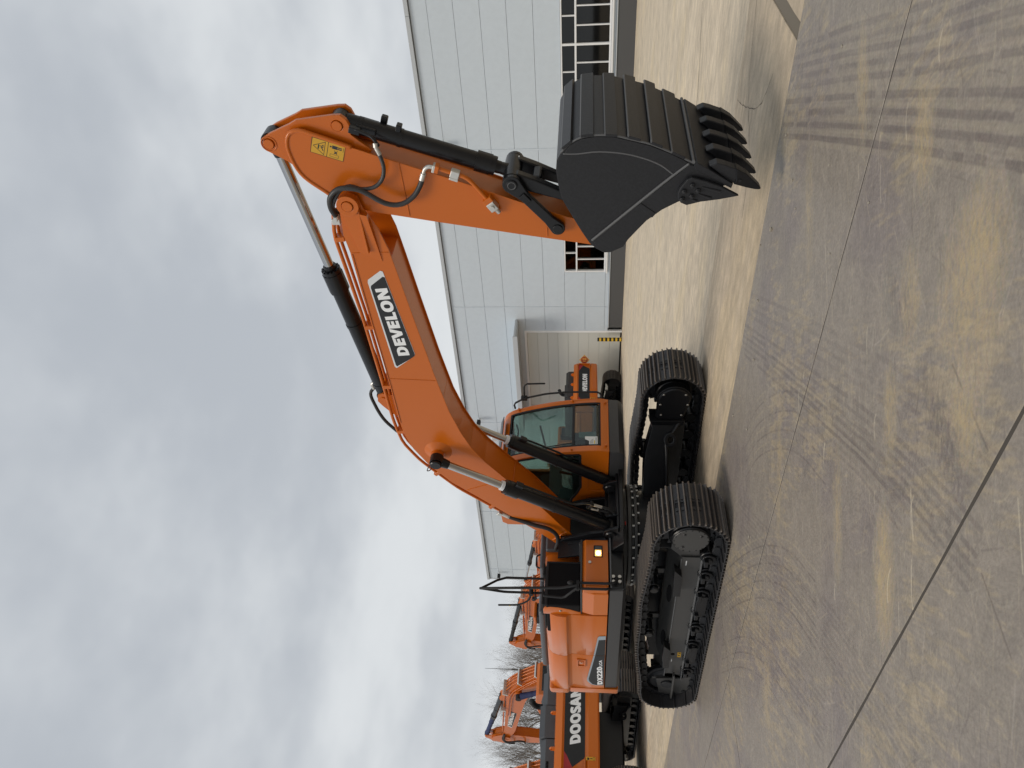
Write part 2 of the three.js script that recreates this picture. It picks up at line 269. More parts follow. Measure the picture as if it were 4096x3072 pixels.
function decal(name, corners, tex, parent, rough = 0.45) { // corners: lower-left, lower-right, upper-right, upper-left (3D)
  const g = new THREE.BufferGeometry(), c = corners; const N = 6, P = [], U = [], I = [];
  const a = V(...c[0]), b = V(...c[1]), d = V(...c[2]), e = V(...c[3]);
  for (let j = 0; j <= N; j++) for (let i = 0; i <= N; i++) { const u = i / N, v = j / N; const p = a.clone().multiplyScalar((1 - u) * (1 - v)).addScaledVector(b, u * (1 - v)).addScaledVector(d, u * v).addScaledVector(e, (1 - u) * v); P.push(p.x, p.y, p.z); U.push(u, v); }
  for (let j = 0; j < N; j++) for (let i = 0; i < N; i++) { const k = j * (N + 1) + i; I.push(k, k + 1, k + N + 2, k, k + N + 2, k + N + 1); }
  g.setAttribute('position', new THREE.Float32BufferAttribute(P, 3)); g.setAttribute('uv', new THREE.Float32BufferAttribute(U, 2)); g.setIndex(I); g.computeVertexNormals();
  const m = new THREE.Mesh(g, std(0xffffff, rough, { map: tex, alphaTest: 0.5, transparent: false, side: THREE.DoubleSide })); m.material.alphaMap = tex.alpha || null; m.name = numbered(name); m.receiveShadow = true; parent.add(m); return m;
}
function decalTex(w, h, draw, mask) { // colour print plus a cut-out outline
  const t = canvasTex(w, h, draw); t.wrapS = t.wrapT = THREE.ClampToEdgeWrapping;
  if (mask) { const a = canvasTex(w, h, (g) => { g.fillStyle = '#000'; g.fillRect(0, 0, w, h); g.fillStyle = '#fff'; g.strokeStyle = '#fff'; mask(g); }, false); a.wrapS = a.wrapT = THREE.ClampToEdgeWrapping; t.alpha = a; }
  return t;
}
function poly(g, pts, r = 0) { g.beginPath(); if (!r) { pts.forEach((p, i) => i ? g.lineTo(...p) : g.moveTo(...p)); } else { const n = pts.length; for (let i = 0; i < n; i++) { const a = pts[i], b = pts[(i + 1) % n], c = pts[(i + 2) % n]; if (!i) g.moveTo((a[0] + b[0]) / 2, (a[1] + b[1]) / 2); g.arcTo(b[0], b[1], (b[0] + c[0]) / 2, (b[1] + c[1]) / 2, r); } } g.closePath(); g.fill(); }
function words(g, s, x, y, w, h, col, slant = 0, font = 'bold') { // text fitted in a box, baseline at y
  g.save(); g.font = `${font} 200px sans-serif`; const m = g.measureText(s), tw = m.width, th = m.actualBoundingBoxAscent || 146;
  g.transform(w / tw, 0, -slant * h / th, h / th, x, y); g.fillStyle = col; g.strokeStyle = col; g.lineWidth = 11; g.lineJoin = 'miter'; g.fillText(s, 0, 0); g.strokeText(s, 0, 0); g.restore();
}
function decalPoly(name, pts, res, draw, parent, z = 0, mat = {}) { // flat print cut to an outline; drawn in the outline's own metres
  const xs = pts.map(p => p[0]), ys = pts.map(p => p[1]), x0 = Math.min(...xs), x1 = Math.max(...xs), y0 = Math.min(...ys), y1 = Math.max(...ys);
  const W = Math.min(1024, Math.max(16, Math.round((x1 - x0) * res))), H = Math.min(1024, Math.max(16, Math.round((y1 - y0) * res)));
  const t = canvasTex(W, H, (g) => { g.save(); g.setTransform(W / (x1 - x0), 0, 0, -H / (y1 - y0), -x0 * W / (x1 - x0), y1 * H / (y1 - y0)); draw(g); g.restore(); }); t.wrapS = t.wrapT = THREE.ClampToEdgeWrapping;
  const g = new THREE.ShapeGeometry(new THREE.Shape(pts.map(p => new THREE.Vector2(...p)))), p = g.attributes.position, uv = g.attributes.uv;
  for (let i = 0; i < p.count; i++) uv.setXY(i, (p.getX(i) - x0) / (x1 - x0), (p.getY(i) - y0) / (y1 - y0));
  g.translate(0, 0, z);
  const m = new THREE.Mesh(g, std(0xffffff, 0.55, { map: t, ...mat })); m.name = numbered(name); m.receiveShadow = true; parent.add(m); return m;
}
const fillPoly = (g, pts, col) => { g.fillStyle = col; g.beginPath(); pts.forEach((p, i) => i ? g.lineTo(...p) : g.moveTo(...p)); g.closePath(); g.fill(); };
function word(g, s, ox, oy, ang, w, h, col, slant = 0, thick = 9) { // lettering on a baseline from (ox, oy), in metres, y up
  g.save(); g.translate(ox, oy); g.rotate(ang); g.font = 'bold 200px sans-serif'; const m = g.measureText(s), tw = m.width, th = m.actualBoundingBoxAscent || 146;
  g.transform(w / tw, 0, slant * w / tw, -h / th, 0, 0); g.fillStyle = g.strokeStyle = col; g.lineWidth = thick; g.lineJoin = 'miter'; g.fillText(s, 0, 0); g.strokeText(s, 0, 0); g.restore();
}

// ================================================================ GROUND
const ground = like('ground', new THREE.PlaneGeometry(500, 500).rotateX(-Math.PI / 2).translate(-60, -0.045, -60), M.joint, scene);
ground.userData.kind = 'structure';
function slab(x0, x1, z0, z1, mat, dark, edge = 0.006) { // one cast bay, its edges chipped by an uneven outline
  const pts = [], step = 0.25, L = (ax, az, bx, bz) => { const d = Math.hypot(bx - ax, bz - az), n = Math.max(1, Math.min(80, Math.round(d / step))); for (let i = 0; i < n; i++) { const t = i / n, near = d < 30 ? edge : 0; pts.push([ax + (bx - ax) * t + (i ? near * (rnd() - 0.5) : 0), az + (bz - az) * t + (i ? near * (rnd() - 0.5) : 0)]); } };
  L(x0, z0, x1, z0); L(x1, z0, x1, z1); L(x1, z1, x0, z1); L(x0, z1, x0, z0);
  const g = clean(new THREE.ExtrudeGeometry(new THREE.Shape(pts.map(p => new THREE.Vector2(p[0], -p[1]))), { depth: 0.05, bevelEnabled: true, bevelThickness: 0.004, bevelSize: 0.004, bevelOffset: -0.004, bevelSegments: 1 }).rotateX(-Math.PI / 2).translate(0, -0.054, 0));
  const p = g.attributes.position, uv = new Float32Array(p.count * 2);
  for (let i = 0; i < p.count; i++) { if (dark) { uv[2 * i] = (p.getX(i) - DX0) * DS / 2048; uv[2 * i + 1] = 1 - (p.getZ(i) - DZ0) * DS / 1024; } else { uv[2 * i] = p.getX(i) / 12 + 0.13; uv[2 * i + 1] = p.getZ(i) / 12; } }
  g.setAttribute('uv', new THREE.BufferAttribute(uv, 2));
  const m = new THREE.Mesh(g, mat); m.name = numbered('concrete_slab'); m.receiveShadow = m.castShadow = true; ground.add(m); return m;
}
bumpConc.repeat.set(9, 9);
{
  const j = 0.005;
  const rowsDark = [[0.38, 2.412, [-30, -16.5, -5.4, 12.4, 26]], [2.428, 4.502, [-30, -12.5, -5.2, 0.615, 6.9 + 5, 26]], [4.522, 6.62, [-30, -9.5, -3.2, 2.0, 11, 26]], [6.63, 12, [-30, 26]]];
  // bay joints run with the crawler tracks; cross joints are staggered
  for (const [z0, z1, xs] of rowsDark) for (let i = 0; i < xs.length - 1; i++) slab(xs[i] + (xs[i] === 0.615 ? 0.012 : j), xs[i + 1] - j, z0, z1, M.dark, true);
  const filler = (x0, x1, z0, z1) => like('joint_filler', new THREE.PlaneGeometry(x1 - x0, z1 - z0).rotateX(-Math.PI / 2).translate((x0 + x1) / 2, -0.0035, (z0 + z1) / 2), M.joint, ground);
  filler(-30, 26, 2.408, 2.432); filler(-30, 26, 4.498, 4.526); filler(0.605, 0.633, 2.44, 4.49); filler(-30, 26, 0.368, 0.386); filler(-30, 26, -1.676, -1.656); filler(-60, 30, -5.368, -5.345);
  slab(-30, 6.86, -1.66, 0.374, M.lightTan, false); slab(7.0, 26, -1.66, 0.374, M.lightTan, false);
  for (const [z0, z1, xs] of [[-5.35, -1.672, [-60, -22, 1.9, 26]], [-9.2, -5.362, [-60, -16, 6.5, 30]], [-13.4, -9.21, [-60, -21, 2.5, 30]], [-20.0, -13.41, [-60, -12, 4, 30]]]) for (let i = 0; i < xs.length - 1; i++) slab(xs[i] + j, xs[i + 1] - j, z0, z1, M.light, false, 0.01);
  slab(-160, -30.01, -120, 60, M.light, false, 0); slab(-29.99, 60, -120, -20.01, M.light, false, 0); slab(26.01, 60, -20, 60, M.light, false, 0); slab(-29.99, 26, 12.01, 60, M.light, false, 0); slab(-60, -30.02, -19.9, -19.8, M.light, false, 0);
  const seam = like('sand_filled_joint', new THREE.PlaneGeometry(0.14, 2.0, 1, 1).rotateX(-Math.PI / 2).translate(6.93, -0.012, -0.64), M.sand, ground);
}
// hair cracks that wander across the pale bays
for (const [pts, w] of [[[[0.9, 0.02, 1.55], [0.72, 0, 1.95], [0.78, 0, 2.2], [0.66, 0, 2.36]], 0.006], [[[5.63, 0, -5.08], [4.4, 0, -4.6], [3.6, 0, -4.9], [2.6, 0, -4.4]], 0.02], [[[6.9, 0, -1.4], [5.9, 0, -1.1], [5.4, 0, -0.6], [4.8, 0, -0.5]], 0.009], [[[6.4, 0, -0.2], [6.0, 0, -0.5], [5.7, 0, -1.2], [5.6, 0, -1.6]], 0.008]]) {
  const c = smooth(pts.map(p => p), 8), P = [], I = [];
  c.forEach((p, i) => { const q = c[Math.min(i + 1, c.length - 1)], o = c[Math.max(i - 1, 0)]; const dx = q.x - o.x, dz = q.z - o.z, l = Math.hypot(dx, dz) || 1, k = w * rr(0.3, 1) / 2, jx = rr(-1, 1) * w * 1.2; P.push(p.x - dz / l * k + jx, 0.003, p.z + dx / l * k, p.x + dz / l * k + jx, 0.003, p.z - dx / l * k); if (i) { const a = 2 * i - 2; I.push(a, a + 1, a + 2, a + 1, a + 3, a + 2); } });
  const g = new THREE.BufferGeometry(); g.setAttribute('position', new THREE.Float32BufferAttribute(P, 3)); g.setAttribute('uv', new THREE.Float32BufferAttribute(new Float32Array(P.length / 3 * 2), 2)); g.setIndex(I); g.computeVertexNormals(); like('crack', g, M.joint, ground);
}
{ // loose stones and a lost nut
  const spots = [[5.38, 0.69, 0.017], [6.53, 1.79, 0.008], [4.62, 0.7, 0.012], [4.1, 0.95, 0.012], [5.05, 0.42, 0.011], [5.9, 1.25, 0.009], [6.02, 1.02, 0.01], [6.7, 2.6, 0.007], [6.1, 2.2, 0.007], [3.0, 0.6, 0.014], [6.2, 0.6, 0.01], [7.2, 1.5, 0.008], [3.4, 1.2, 0.012], [2.7, 2.0, 0.012]];
  for (const [x, z, s] of spots) { const g = new THREE.IcosahedronGeometry(s, 1), p = g.attributes.position; for (let i = 0; i < p.count; i++) { const k = 1 + 0.35 * n3(p.getX(i) * 60 + x, p.getY(i) * 60, p.getZ(i) * 60 + z); p.setXYZ(i, p.getX(i) * k * 1.2, p.getY(i) * k * 0.75, p.getZ(i) * k); } g.computeVertexNormals(); const m = like('pebble', g.translate(0, s * 0.5, 0), M.stone, scene); m.position.set(x, 0, z); tag(m, 'small loose stone lying on the concrete yard', 'stone', 'loose stones on the yard'); }
}

// ================================================================ WORKSHOP BUILDING
{
  const ZB = -20.5, b = thing('workshop_building', 'long pale grey panel-clad workshop with ribbon windows and a wide canopied door', 'building', [0, 0, 0]);
  const rows = [0.64, 0.80, 1.66, 2.545, 3.45, 4.345, 5.24, 6.135, 7.03, 7.66], cols = [-32.6, -31.57, -25.82, -18.5, -11.18, -3.77, 3.6, 11, 18];
  mk('core', [box(-32.55, 18, 0.05, 7.6, ZB - 30, ZB - 0.9), box(-32.4, -18.1, 0.1, 7.6, ZB - 1, ZB - 0.09), box(-18.2, 18, 4.8, 7.6, ZB - 1, ZB - 0.09)], M.wallTrim, b);
  const ops = [[-17.35, -12.55, 0, 4.34], [-9.34, -5.2, 0.80, 2.545], [-1.88, 9.4, 0.80, 2.545]];
  const piece = (x0, x1, y0, y1) => { if (x1 - x0 < 0.05 || y1 - y0 < 0.05) return; mk('wall_panel', box(x0 + 0.0045, x1 - 0.0045, y0 + 0.0045, y1 - 0.0045, ZB - 0.08, ZB + rr(-0.0015, 0.0015), 0.009), M.wall, b, 0.3); };
  for (let i = 0; i < cols.length - 1; i++) for (let k = 0; k < rows.length - 1; k++) {
    let segs = [[cols[i], cols[i + 1]]];
    for (const o of ops) if (o[2] < rows[k + 1] - 0.03 && o[3] > rows[k] + 0.03) { const n = []; for (const [a, c] of segs) { if (o[1] <= a || o[0] >= c) n.push([a, c]); else { if (o[0] > a) n.push([a, o[0]]); if (o[1] < c) n.push([o[1], c]); } } segs = n; }
    for (const [a, c] of segs) piece(a, c, rows[k], rows[k + 1]);
  }
  for (const x of cols.slice(1, -1)) if (x < 3) mk('joint_trim', box(x - 0.03, x + 0.03, x === -11.18 || x === -3.77 ? 0.8 : 0.8, 7.6, ZB + 0.003, ZB + 0.018, 0.004), M.wall, b, 0.3);
  for (let i = 0; i < 9; i++) { const x0 = -32.64 + i * 5.63, x1 = Math.min(18, x0 + 5.625); mk('roof_capping', box(x0, x1, 7.65, 7.80, ZB - 0.3, ZB + 0.09, 0.012), M.wallTrim, b, 0.3); }
  mk('gutter_line', box(-32.6, 18, 7.625, 7.648, ZB - 0.1, ZB + 0.055), M.greyHood, b);
  mk('corner_trim', box(-32.66, -32.57, 0.64, 7.64, ZB - 0.4, ZB + 0.02, 0.01), M.wallTrim, b);
  for (const [x0, x1] of [[-32.6, -17.6], [-12.3, 18]]) { mk('plinth', box(x0, x1, -0.05, 0.60, ZB - 0.1, ZB + 0.05, 0.006), M.plinth, b); mk('plinth_flashing', box(x0, x1, 0.603, 0.64, ZB - 0.09, ZB + 0.075, 0.006), M.wallTrim, b); }
  const wins = [[-9.32, -5.22, 4], [-1.87, 9.38, 11]];
  for (const [x0, x1] of wins) {
    const w = mk('window', [box(x0, x1, 2.49, 2.54, ZB - 0.14, ZB + 0.03, 0.006), box(x0, x1, 0.81, 0.87, ZB - 0.14, ZB + 0.05, 0.006), box(x0, x0 + 0.06, 0.872, 2.488, ZB - 0.14, ZB + 0.03, 0.006), box(x1 - 0.06, x1, 0.872, 2.488, ZB - 0.14, ZB + 0.03, 0.006), box(x0 + 0.062, x1 - 0.062, 1.99, 2.055, ZB - 0.12, ZB + 0.02, 0.006)], M.alu, b);
    mk('sill', box(x0 - 0.03, x1 + 0.03, 0.735, 0.80, ZB - 0.02, ZB + 0.10, 0.008), M.alu, w);
    const lo = [], up = [];
    for (let x = x0 + 0.62; x < x1 - 0.2; x += 0.62) lo.push(x); for (let x = x0 + 0.93; x < x1 - 0.2; x += 0.93) up.push(x);
    for (const x of lo) { const thick = Math.abs(((x + 0.02) / 1.86) - Math.round((x + 0.02) / 1.86)) < 0.06; mk('mullion', box(x - (thick ? 0.035 : 0.02), x + (thick ? 0.035 : 0.02), 0.874, thick ? 2.486 : 1.988, ZB - 0.11, ZB + (thick ? 0.026 : 0.012), 0.005), M.alu, w); }
    for (const x of up) if (!lo.some(q => Math.abs(q - x) < 0.1)) mk('mullion', box(x - 0.02, x + 0.02, 2.057, 2.486, ZB - 0.11, ZB + 0.012, 0.005), M.alu, w);
    const le = [x0 + 0.06, ...lo, x1 - 0.06], ue = [x0 + 0.06, ...up, x1 - 0.06];
    for (let i = 0; i < le.length - 1; i++) mk('pane', box(le[i] + 0.021, le[i + 1] - 0.021, 0.875, 1.987, ZB - 0.07, ZB - 0.062), M.ribbonGlass, w);
    for (let i = 0; i < ue.length - 1; i++) mk('pane', box(ue[i] + 0.021, ue[i + 1] - 0.021, 2.058, 2.485, ZB - 0.07, ZB - 0.062), M.ribbonGlass, w);
  }
  // dim rooms behind the glass
  mk('room', [box(-10, 10, 0.1, 0.2, ZB - 6, ZB - 0.2), box(-10, 10, 2.75, 2.85, ZB - 6, ZB - 0.12), box(-10, 10, 0.2, 2.75, ZB - 6.1, ZB - 6), box(-10.1, -10, 0.1, 2.85, ZB - 6, ZB - 0.12), box(10, 10.1, 0.1, 2.85, ZB - 6, ZB - 0.12), box(-5.1, -1.95, 0.1, 2.85, ZB - 0.3, ZB - 0.09)], std(lin(0.22, 0.21, 0.20), 0.9), b);
  for (const [x, w, h, c] of [[-1.4, 0.9, 1.5, M.skirt], [0.5, 1.4, 1.2, M.greyHood], [2.6, 1.2, 1.6, M.redOrange], [-8.9, 0.7, 1.5, M.redOrange], [-7.8, 0.9, 1.2, M.skirt], [-6.3, 0.8, 1.6, M.redOrange], [4.6, 1, 1.4, M.skirt]]) mk('machine_part_stack', box(x, x + w, 0.2, 0.2 + h, ZB - 2.4 - rnd(), ZB - 1.5, 0.04), c, b);
  // sectional door
  const dr = mk('door', [box(-17.42, -12.5, 4.32, 4.42, ZB - 0.1, ZB + 0.03, 0.008), box(-12.60, -12.5, 0, 4.318, ZB - 0.1, ZB + 0.03, 0.008), box(-17.42, -17.32, 0, 4.318, ZB - 0.1, ZB + 0.03, 0.008)], M.alu, b);
  for (let k = 0; k < 9; k++) mk('door_panel', box(-17.31, -12.61, 0.07 + k * 0.472, 0.07 + (k + 1) * 0.472 - 0.006, ZB - 0.13, ZB - 0.06 + rr(-0.002, 0.002), 0.008), M.door, dr);
  mk('bottom_seal', box(-17.31, -12.61, 0.0, 0.066, ZB - 0.13, ZB - 0.055), M.rubber, dr);
  const cn = mk('canopy', [box(-18.3, -11.85, 4.70, 4.80, ZB + 0.02, ZB + 1.25, 0.012)], M.wallTrim, b);
  for (let i = 0; i < 64; i++) mk('canopy_rib', box(-18.28 + i * 0.1, -18.23 + i * 0.1, 4.665, 4.70, ZB + 0.03, ZB + 1.24), M.wallTrim, cn);
  mk('fascia', box(-18.32, -11.83, 4.62, 4.83, ZB + 1.252, ZB + 1.29, 0.006), M.wallTrim, cn);
  // cameras and lamp on the wall
  const cam = (x, y) => { const t = thing('wall_camera', 'x', 'camera', [x, y, ZB + 0.01]); mk('bracket', [box(-0.03, 0.03, -0.03, 0.03, 0, 0.16, 0.008)], M.alu, t); const h = mk('housing', box(-0.09, 0.09, -0.10, 0.06, 0.15, 0.38, 0.02), M.matt, t); mk('sun_hood', box(-0.1, 0.1, 0.062, 0.075, 0.14, 0.42, 0.004), M.greyHood, h); return t; };
  cam(-31.9, 7.0).userData.label = 'small dark wall camera at the far gable end of the workshop'; cam(-18.2, 7.02).userData.label = 'small dark wall camera under the roof edge above the canopied door'; cam(-3.48, 7.08).userData.label = 'small dark wall camera under the roof edge behind the excavator arm';
  const l = thing('flood_light', 'white square floodlight on a bracket on the workshop wall', 'lamp', [-19.3, 6.45, ZB + 0.01]); mk('bracket', box(-0.04, 0.04, -0.04, 0.04, 0, 0.3, 0.01), M.alu, l); const fh = mk('housing', box(-0.2, 0.2, -0.22, 0.12, 0.3, 0.4, 0.02).rotateX(0.35), M.alu, l); mk('lens', box(-0.17, 0.17, -0.19, 0.09, 0.402, 0.41).rotateX(0.35), M.white, fh);
  const bo = thing('bollard', 'yellow and black striped steel bollard at the corner of the workshop door', 'bollard', [-12.74, 0, ZB + 0.35]);
  const post = mk('post', [zpost(0, 1.1, 0.085)], M.matt, bo); for (let k = 0; k < 6; k++) mk('stripe', zpost(0.03 + k * 0.18, 0.12 + k * 0.18, 0.0885), M.yellow, post);
}
function zpost(y0, y1, r) { return bevelZ(0, 0, 0, y1 - y0, r, 0.004, 20).rotateX(-Math.PI / 2).translate(0, y0, 0); }
// ================================================================ EXCAVATOR PIECES (x forward, z to the machine's own right, metres)
const PHI = THREE.MathUtils.degToRad(2.66);                       // the house is slewed a little on the tracks
const ZC = 1.195;
function trackPath() { // centre line of the shoe plates, clockwise from the lowest front point
  const p = [], S = [1.80, 0.435], I = [-1.79, 0.415], r1 = 0.398, r2 = 0.385;
  for (let i = 0; i <= 24; i++) { const a = -Math.PI / 2 + Math.PI * i / 24 * 1.02; p.push([S[0] + r1 * Math.cos(a), S[1] + r1 * Math.sin(a)]); }
  for (const q of smooth([[1.78, 0.833], [1.45, 0.835], [1.0, 0.87], [0.588, 0.905], [0.05, 0.893], [-0.484, 0.90], [-0.95, 0.865], [-1.4, 0.812], [-1.78, 0.80]], 5).slice(1, -1)) p.push([q.x, q.y]);
  for (let i = 0; i <= 24; i++) { const a = Math.PI / 2 + Math.PI * i / 24; p.push([I[0] + r2 * Math.cos(a), I[1] + r2 * Math.sin(a)]); }
  p.push([-1.2, 0.035], [0, 0.035], [1.2, 0.035]); return p;
}
const shoeGeo = (() => { // local: x along travel, y outward, z across
  const L = 0.19, W = 0.6, slot = (x, z) => { const o = []; for (const [a, b] of [[1, 1], [-1, 1], [-1, -1], [1, -1]]) o.push([x + a * 0.016, z + b * 0.034]); return o; };
  const sh = [[-L / 2 + 0.004, -W / 2], [L / 2 - 0.004, -W / 2], [L / 2 - 0.004, -0.10], [L / 2 - 0.02, -0.085], [L / 2 - 0.02, 0.085], [L / 2 - 0.004, 0.10], [L / 2 - 0.004, W / 2], [-L / 2 + 0.004, W / 2]];
  const plate = ext(sh, 0, 0.012, 0.002, [slot(-0.034, 0), slot(0.032, 0)], 1).rotateX(-Math.PI / 2);
  const gr = x => { const g = ext([[-0.013, 0], [0.013, 0], [0.007, 0.034], [-0.006, 0.035]], -W / 2, W / 2, 0.003, [], 1); return g.translate(x, 0.011, 0); };
  const lip = ext([[-0.012, -0.016], [0.012, -0.010], [0.012, 0.006], [-0.012, 0.006]], -W / 2, W / 2, 0.002, [], 1).translate(L / 2 + 0.002, 0, 0);
  const bolts = []; for (const x of [-0.034, 0.032]) for (const z of [-0.075, 0.075]) bolts.push(new THREE.CylinderGeometry(0.013, 0.013, 0.012, 6).translate(x, 0.017, z));
  const g = boxUV(merge([plate, gr(-0.072), gr(0), gr(0.068), lip, ...bolts]), 1.7), p = g.attributes.position, c = new Float32Array(p.count * 3);
  for (let i = 0; i < p.count; i++) { const worn = p.getY(i) > 0.03; c.set(worn ? [0.24, 0.21, 0.18] : [0.062, 0.064, 0.070], i * 3); }   // paint rubbed off the grouser tips
  g.setAttribute('color', new THREE.BufferAttribute(c, 3)); return g;
})();
const linkGeo = (() => { const l = [], pl = z => ext([[-0.1, -0.012], [0.1, -0.012], [0.105, -0.05], [0.075, -0.095], [0.02, -0.085], [-0.03, -0.10], [-0.1, -0.085], [-0.115, -0.05]], z - 0.02, z + 0.02, 0.004, [], 1); l.push(pl(-0.085), pl(0.085), zrod(0.07, -0.055, -0.12, 0.12, 0.026, 10), ext([[-0.08, -0.014], [0.08, -0.014], [0.08, 0], [-0.08, 0]], -0.11, 0.11)); return merge(l); })();
const NSHOE = 51, shoeSpots = (() => {
  const p = trackPath(), n = p.length, len = [0]; for (let i = 0; i < n; i++) { const a = p[i], b = p[(i + 1) % n]; len.push(len[i] + Math.hypot(b[0] - a[0], b[1] - a[1])); }
  const T = len[n], at = s => { s = ((s % T) + T) % T; let i = 0; while (len[i + 1] < s) i++; const t = (s - len[i]) / (len[i + 1] - len[i]), a = p[i % n], b = p[(i + 1) % n]; return [a[0] + (b[0] - a[0]) * t, a[1] + (b[1] - a[1]) * t]; };
  const o = [], d = T / NSHOE; for (let k = 0; k < NSHOE; k++) { const s = k * d, a = at(s - d / 2), b = at(s + d / 2); o.push([(a[0] + b[0]) / 2, (a[1] + b[1]) / 2, Math.atan2(b[1] - a[1], b[0] - a[0])]); } return o;
})();
const chainGeo = merge(shoeSpots.map(([x, y, a]) => linkGeo.clone().rotateZ(a + Math.PI).translate(x, y, 0)));
function crawlerTrack(ex, side, turn) {
  const c = like('crawler_track', chainGeo, M.chain, ex); c.position.z = side * ZC;
  for (const [x, y, a] of shoeSpots) { const s = new THREE.Mesh(shoeGeo, M.shoe); s.name = numbered('track_shoe'); s.castShadow = s.receiveShadow = true; s.position.set(x, y, 0); s.rotation.z = a + Math.PI; c.add(s); }
  return c;
}
const frameSec = s => { const q = [[0.075, 0.236], [0.075, 0.462], [-0.145, 0.602], [-0.225, 0.602], [-0.225, 0.236]].map(([z, y]) => [s * z, y]); return s > 0 ? q : q.reverse(); };
const alongX = (sec, x0, x1, bev = 0.006) => ext(sec.map(([z, y]) => [-z, y]), x0, x1, bev).rotateY(Math.PI / 2);   // section given as (z, y)
const gearGeo = (() => { const p = []; for (let i = 0; i < 84; i++) { const t = i / 4 % 1, r = t < 0.25 ? 0.30 : t < 0.5 ? 0.355 : t < 0.75 ? 0.355 : 0.30, a = i / 84 * 2 * Math.PI; p.push([r * Math.cos(a), r * Math.sin(a)]); } return ext(p, -0.035, 0.035, 0.004); })();
function undercarriage(ex, detail = true) {
  if (!detail) mk('centre_box', box(-1.1, 1.1, 0.45, 1.12, -0.85, 0.85, 0.05), M.black, ex);
  for (const s of [1, -1]) {
    crawlerTrack(ex, s);
    const zc = s * ZC, Z = (a, b) => s > 0 ? [zc + a, zc + b] : [zc - b, zc - a], bx = (x0, x1, y0, y1, a, b, r) => box(x0, x1, y0, y1, ...Z(a, b), r), disc = (x, y, a, b, r, bev = 0.008) => bevelZ(x, y, ...Z(a, b), r, bev), pl = (p, a, b, bev = 0.004, h = []) => ext(p, ...Z(a, b), bev, h);
    const f = mk('track_frame', [alongX(frameSec(s).map(([z, y]) => [z + zc, y]), -1.71, 1.29), pl([[1.28, 0.25], [1.62, 0.30], [1.62, 0.60], [1.42, 0.60], [1.28, 0.48]], -0.2, 0.05), bx(-1.71, -1.66, 0.20, 0.64, -0.2, 0.085, 0.01)], M.frame, ex);
    if (detail) {
      mk('weld_bead', [rod(V(1.27, 0.466, zc + s * 0.076), V(-1.62, 0.466, zc + s * 0.076), 0.009, 0.009, 8)], M.weld, f);
      mk('bottom_flange', bx(-1.66, 1.28, 0.222, 0.240, -0.2, 0.11, 0.004), M.weld, f);
      for (const [x0, x1] of [[0.62, 1.17], [-1.19, -0.59]]) mk('step_bracket', [pl([[x0, 0.440], [x1 - 0.12, 0.455], [x1, 0.55], [x1 - 0.22, 0.545], [x0, 0.525]], 0.078, 0.19), ], M.black, f);
      for (const x of [0.335, -0.76]) { const e = new THREE.CylinderGeometry(1, 1, 0.006, 28).scale(0.19, 1, 0.048); e.rotateX(s * Math.atan2(0.14, 0.22)); e.translate(x, 0.5345, zc - s * 0.035); mk('access_hole_shade', e, M.grille, f); }  // plate stays closed: near-black discs paint the shade inside oval openings
      mk('grease_hole_shade', disc(-1.003, 0.391, 0.06, 0.079, 0.028, 0.002), M.grille, f);  // flat near-black disc, the dark of a bore put in as colour
      mk('label_plate', bx(1.13, 1.22, 0.40, 0.413, 0.074, 0.079), M.white, f); mk('label_plate', bx(-1.20, -1.13, 0.39, 0.402, 0.074, 0.079), M.white, f);
    }
    for (const x of [0.588, -0.484]) { mk('carrier_roller', [disc(x, 0.752, -0.13, 0.02, 0.055), disc(x, 0.752, 0.02, 0.05, 0.075), disc(x, 0.752, 0.05, 0.10, 0.06, 0.014), disc(x, 0.752, -0.2, -0.13, 0.07), bx(x - 0.05, x + 0.05, 0.58, 0.74, -0.24, -0.2, 0.01)], M.black, f); }
    for (const x of [1.32, 0.98, 0.59, 0.157, -0.23, -0.67, -1.07, -1.38]) mk('track_roller', [disc(x, 0.155, -0.15, -0.05, 0.088), disc(x, 0.155, 0.05, 0.1, 0.105), disc(x, 0.155, 0.1, 0.135, 0.085), disc(x, 0.155, -0.05, 0.05, 0.072), bx(x - 0.055, x + 0.055, 0.175, 0.225, 0.10, 0.20, 0.008), bevelZ(x, 0.16, ...Z(0.13, 0.155), 0.045, 0.01)], M.black, f);
    for (const x of [0.38, -0.86]) mk('chain_guard', pl([[x - 0.2, 0.09], [x + 0.2, 0.09], [x + 0.2, 0.19], [x + 0.12, 0.226], [x - 0.12, 0.226], [x - 0.2, 0.19]], 0.14, 0.165), M.black, f);
    mk('idler_wheel', [disc(-1.79, 0.415, -0.075, 0.075, 0.27, 0.03), disc(-1.79, 0.415, -0.04, 0.04, 0.315, 0.012), disc(-1.79, 0.415, -0.14, 0.14, 0.09)], M.chain, f);
    const yk = mk('idler_guard', [pl([[-1.66, 0.585], [-2.07, 0.515], [-2.12, 0.46], [-2.12, 0.215], [-1.97, 0.105], [-1.58, 0.09], [-1.64, 0.236]].reverse(), 0.085, 0.108, 0.004, [circle(-1.887, 0.397, 0.042, 14)]), pl([[-1.66, 0.585], [-2.07, 0.515], [-2.12, 0.46], [-2.12, 0.215], [-1.97, 0.105], [-1.58, 0.09], [-1.64, 0.236]].reverse(), -0.19, -0.165, 0.004), bx(-2.125, -2.10, 0.21, 0.46, -0.165, 0.086), bx(-1.95, -1.62, 0.075, 0.095, -0.17, 0.1)], M.frame, f);
    mk('guard_rib', pl([[-2.12, 0.325], [-1.44, 0.335], [-1.44, 0.358], [-2.12, 0.352]].reverse(), 0.109, 0.18, 0.004), M.frame, yk);
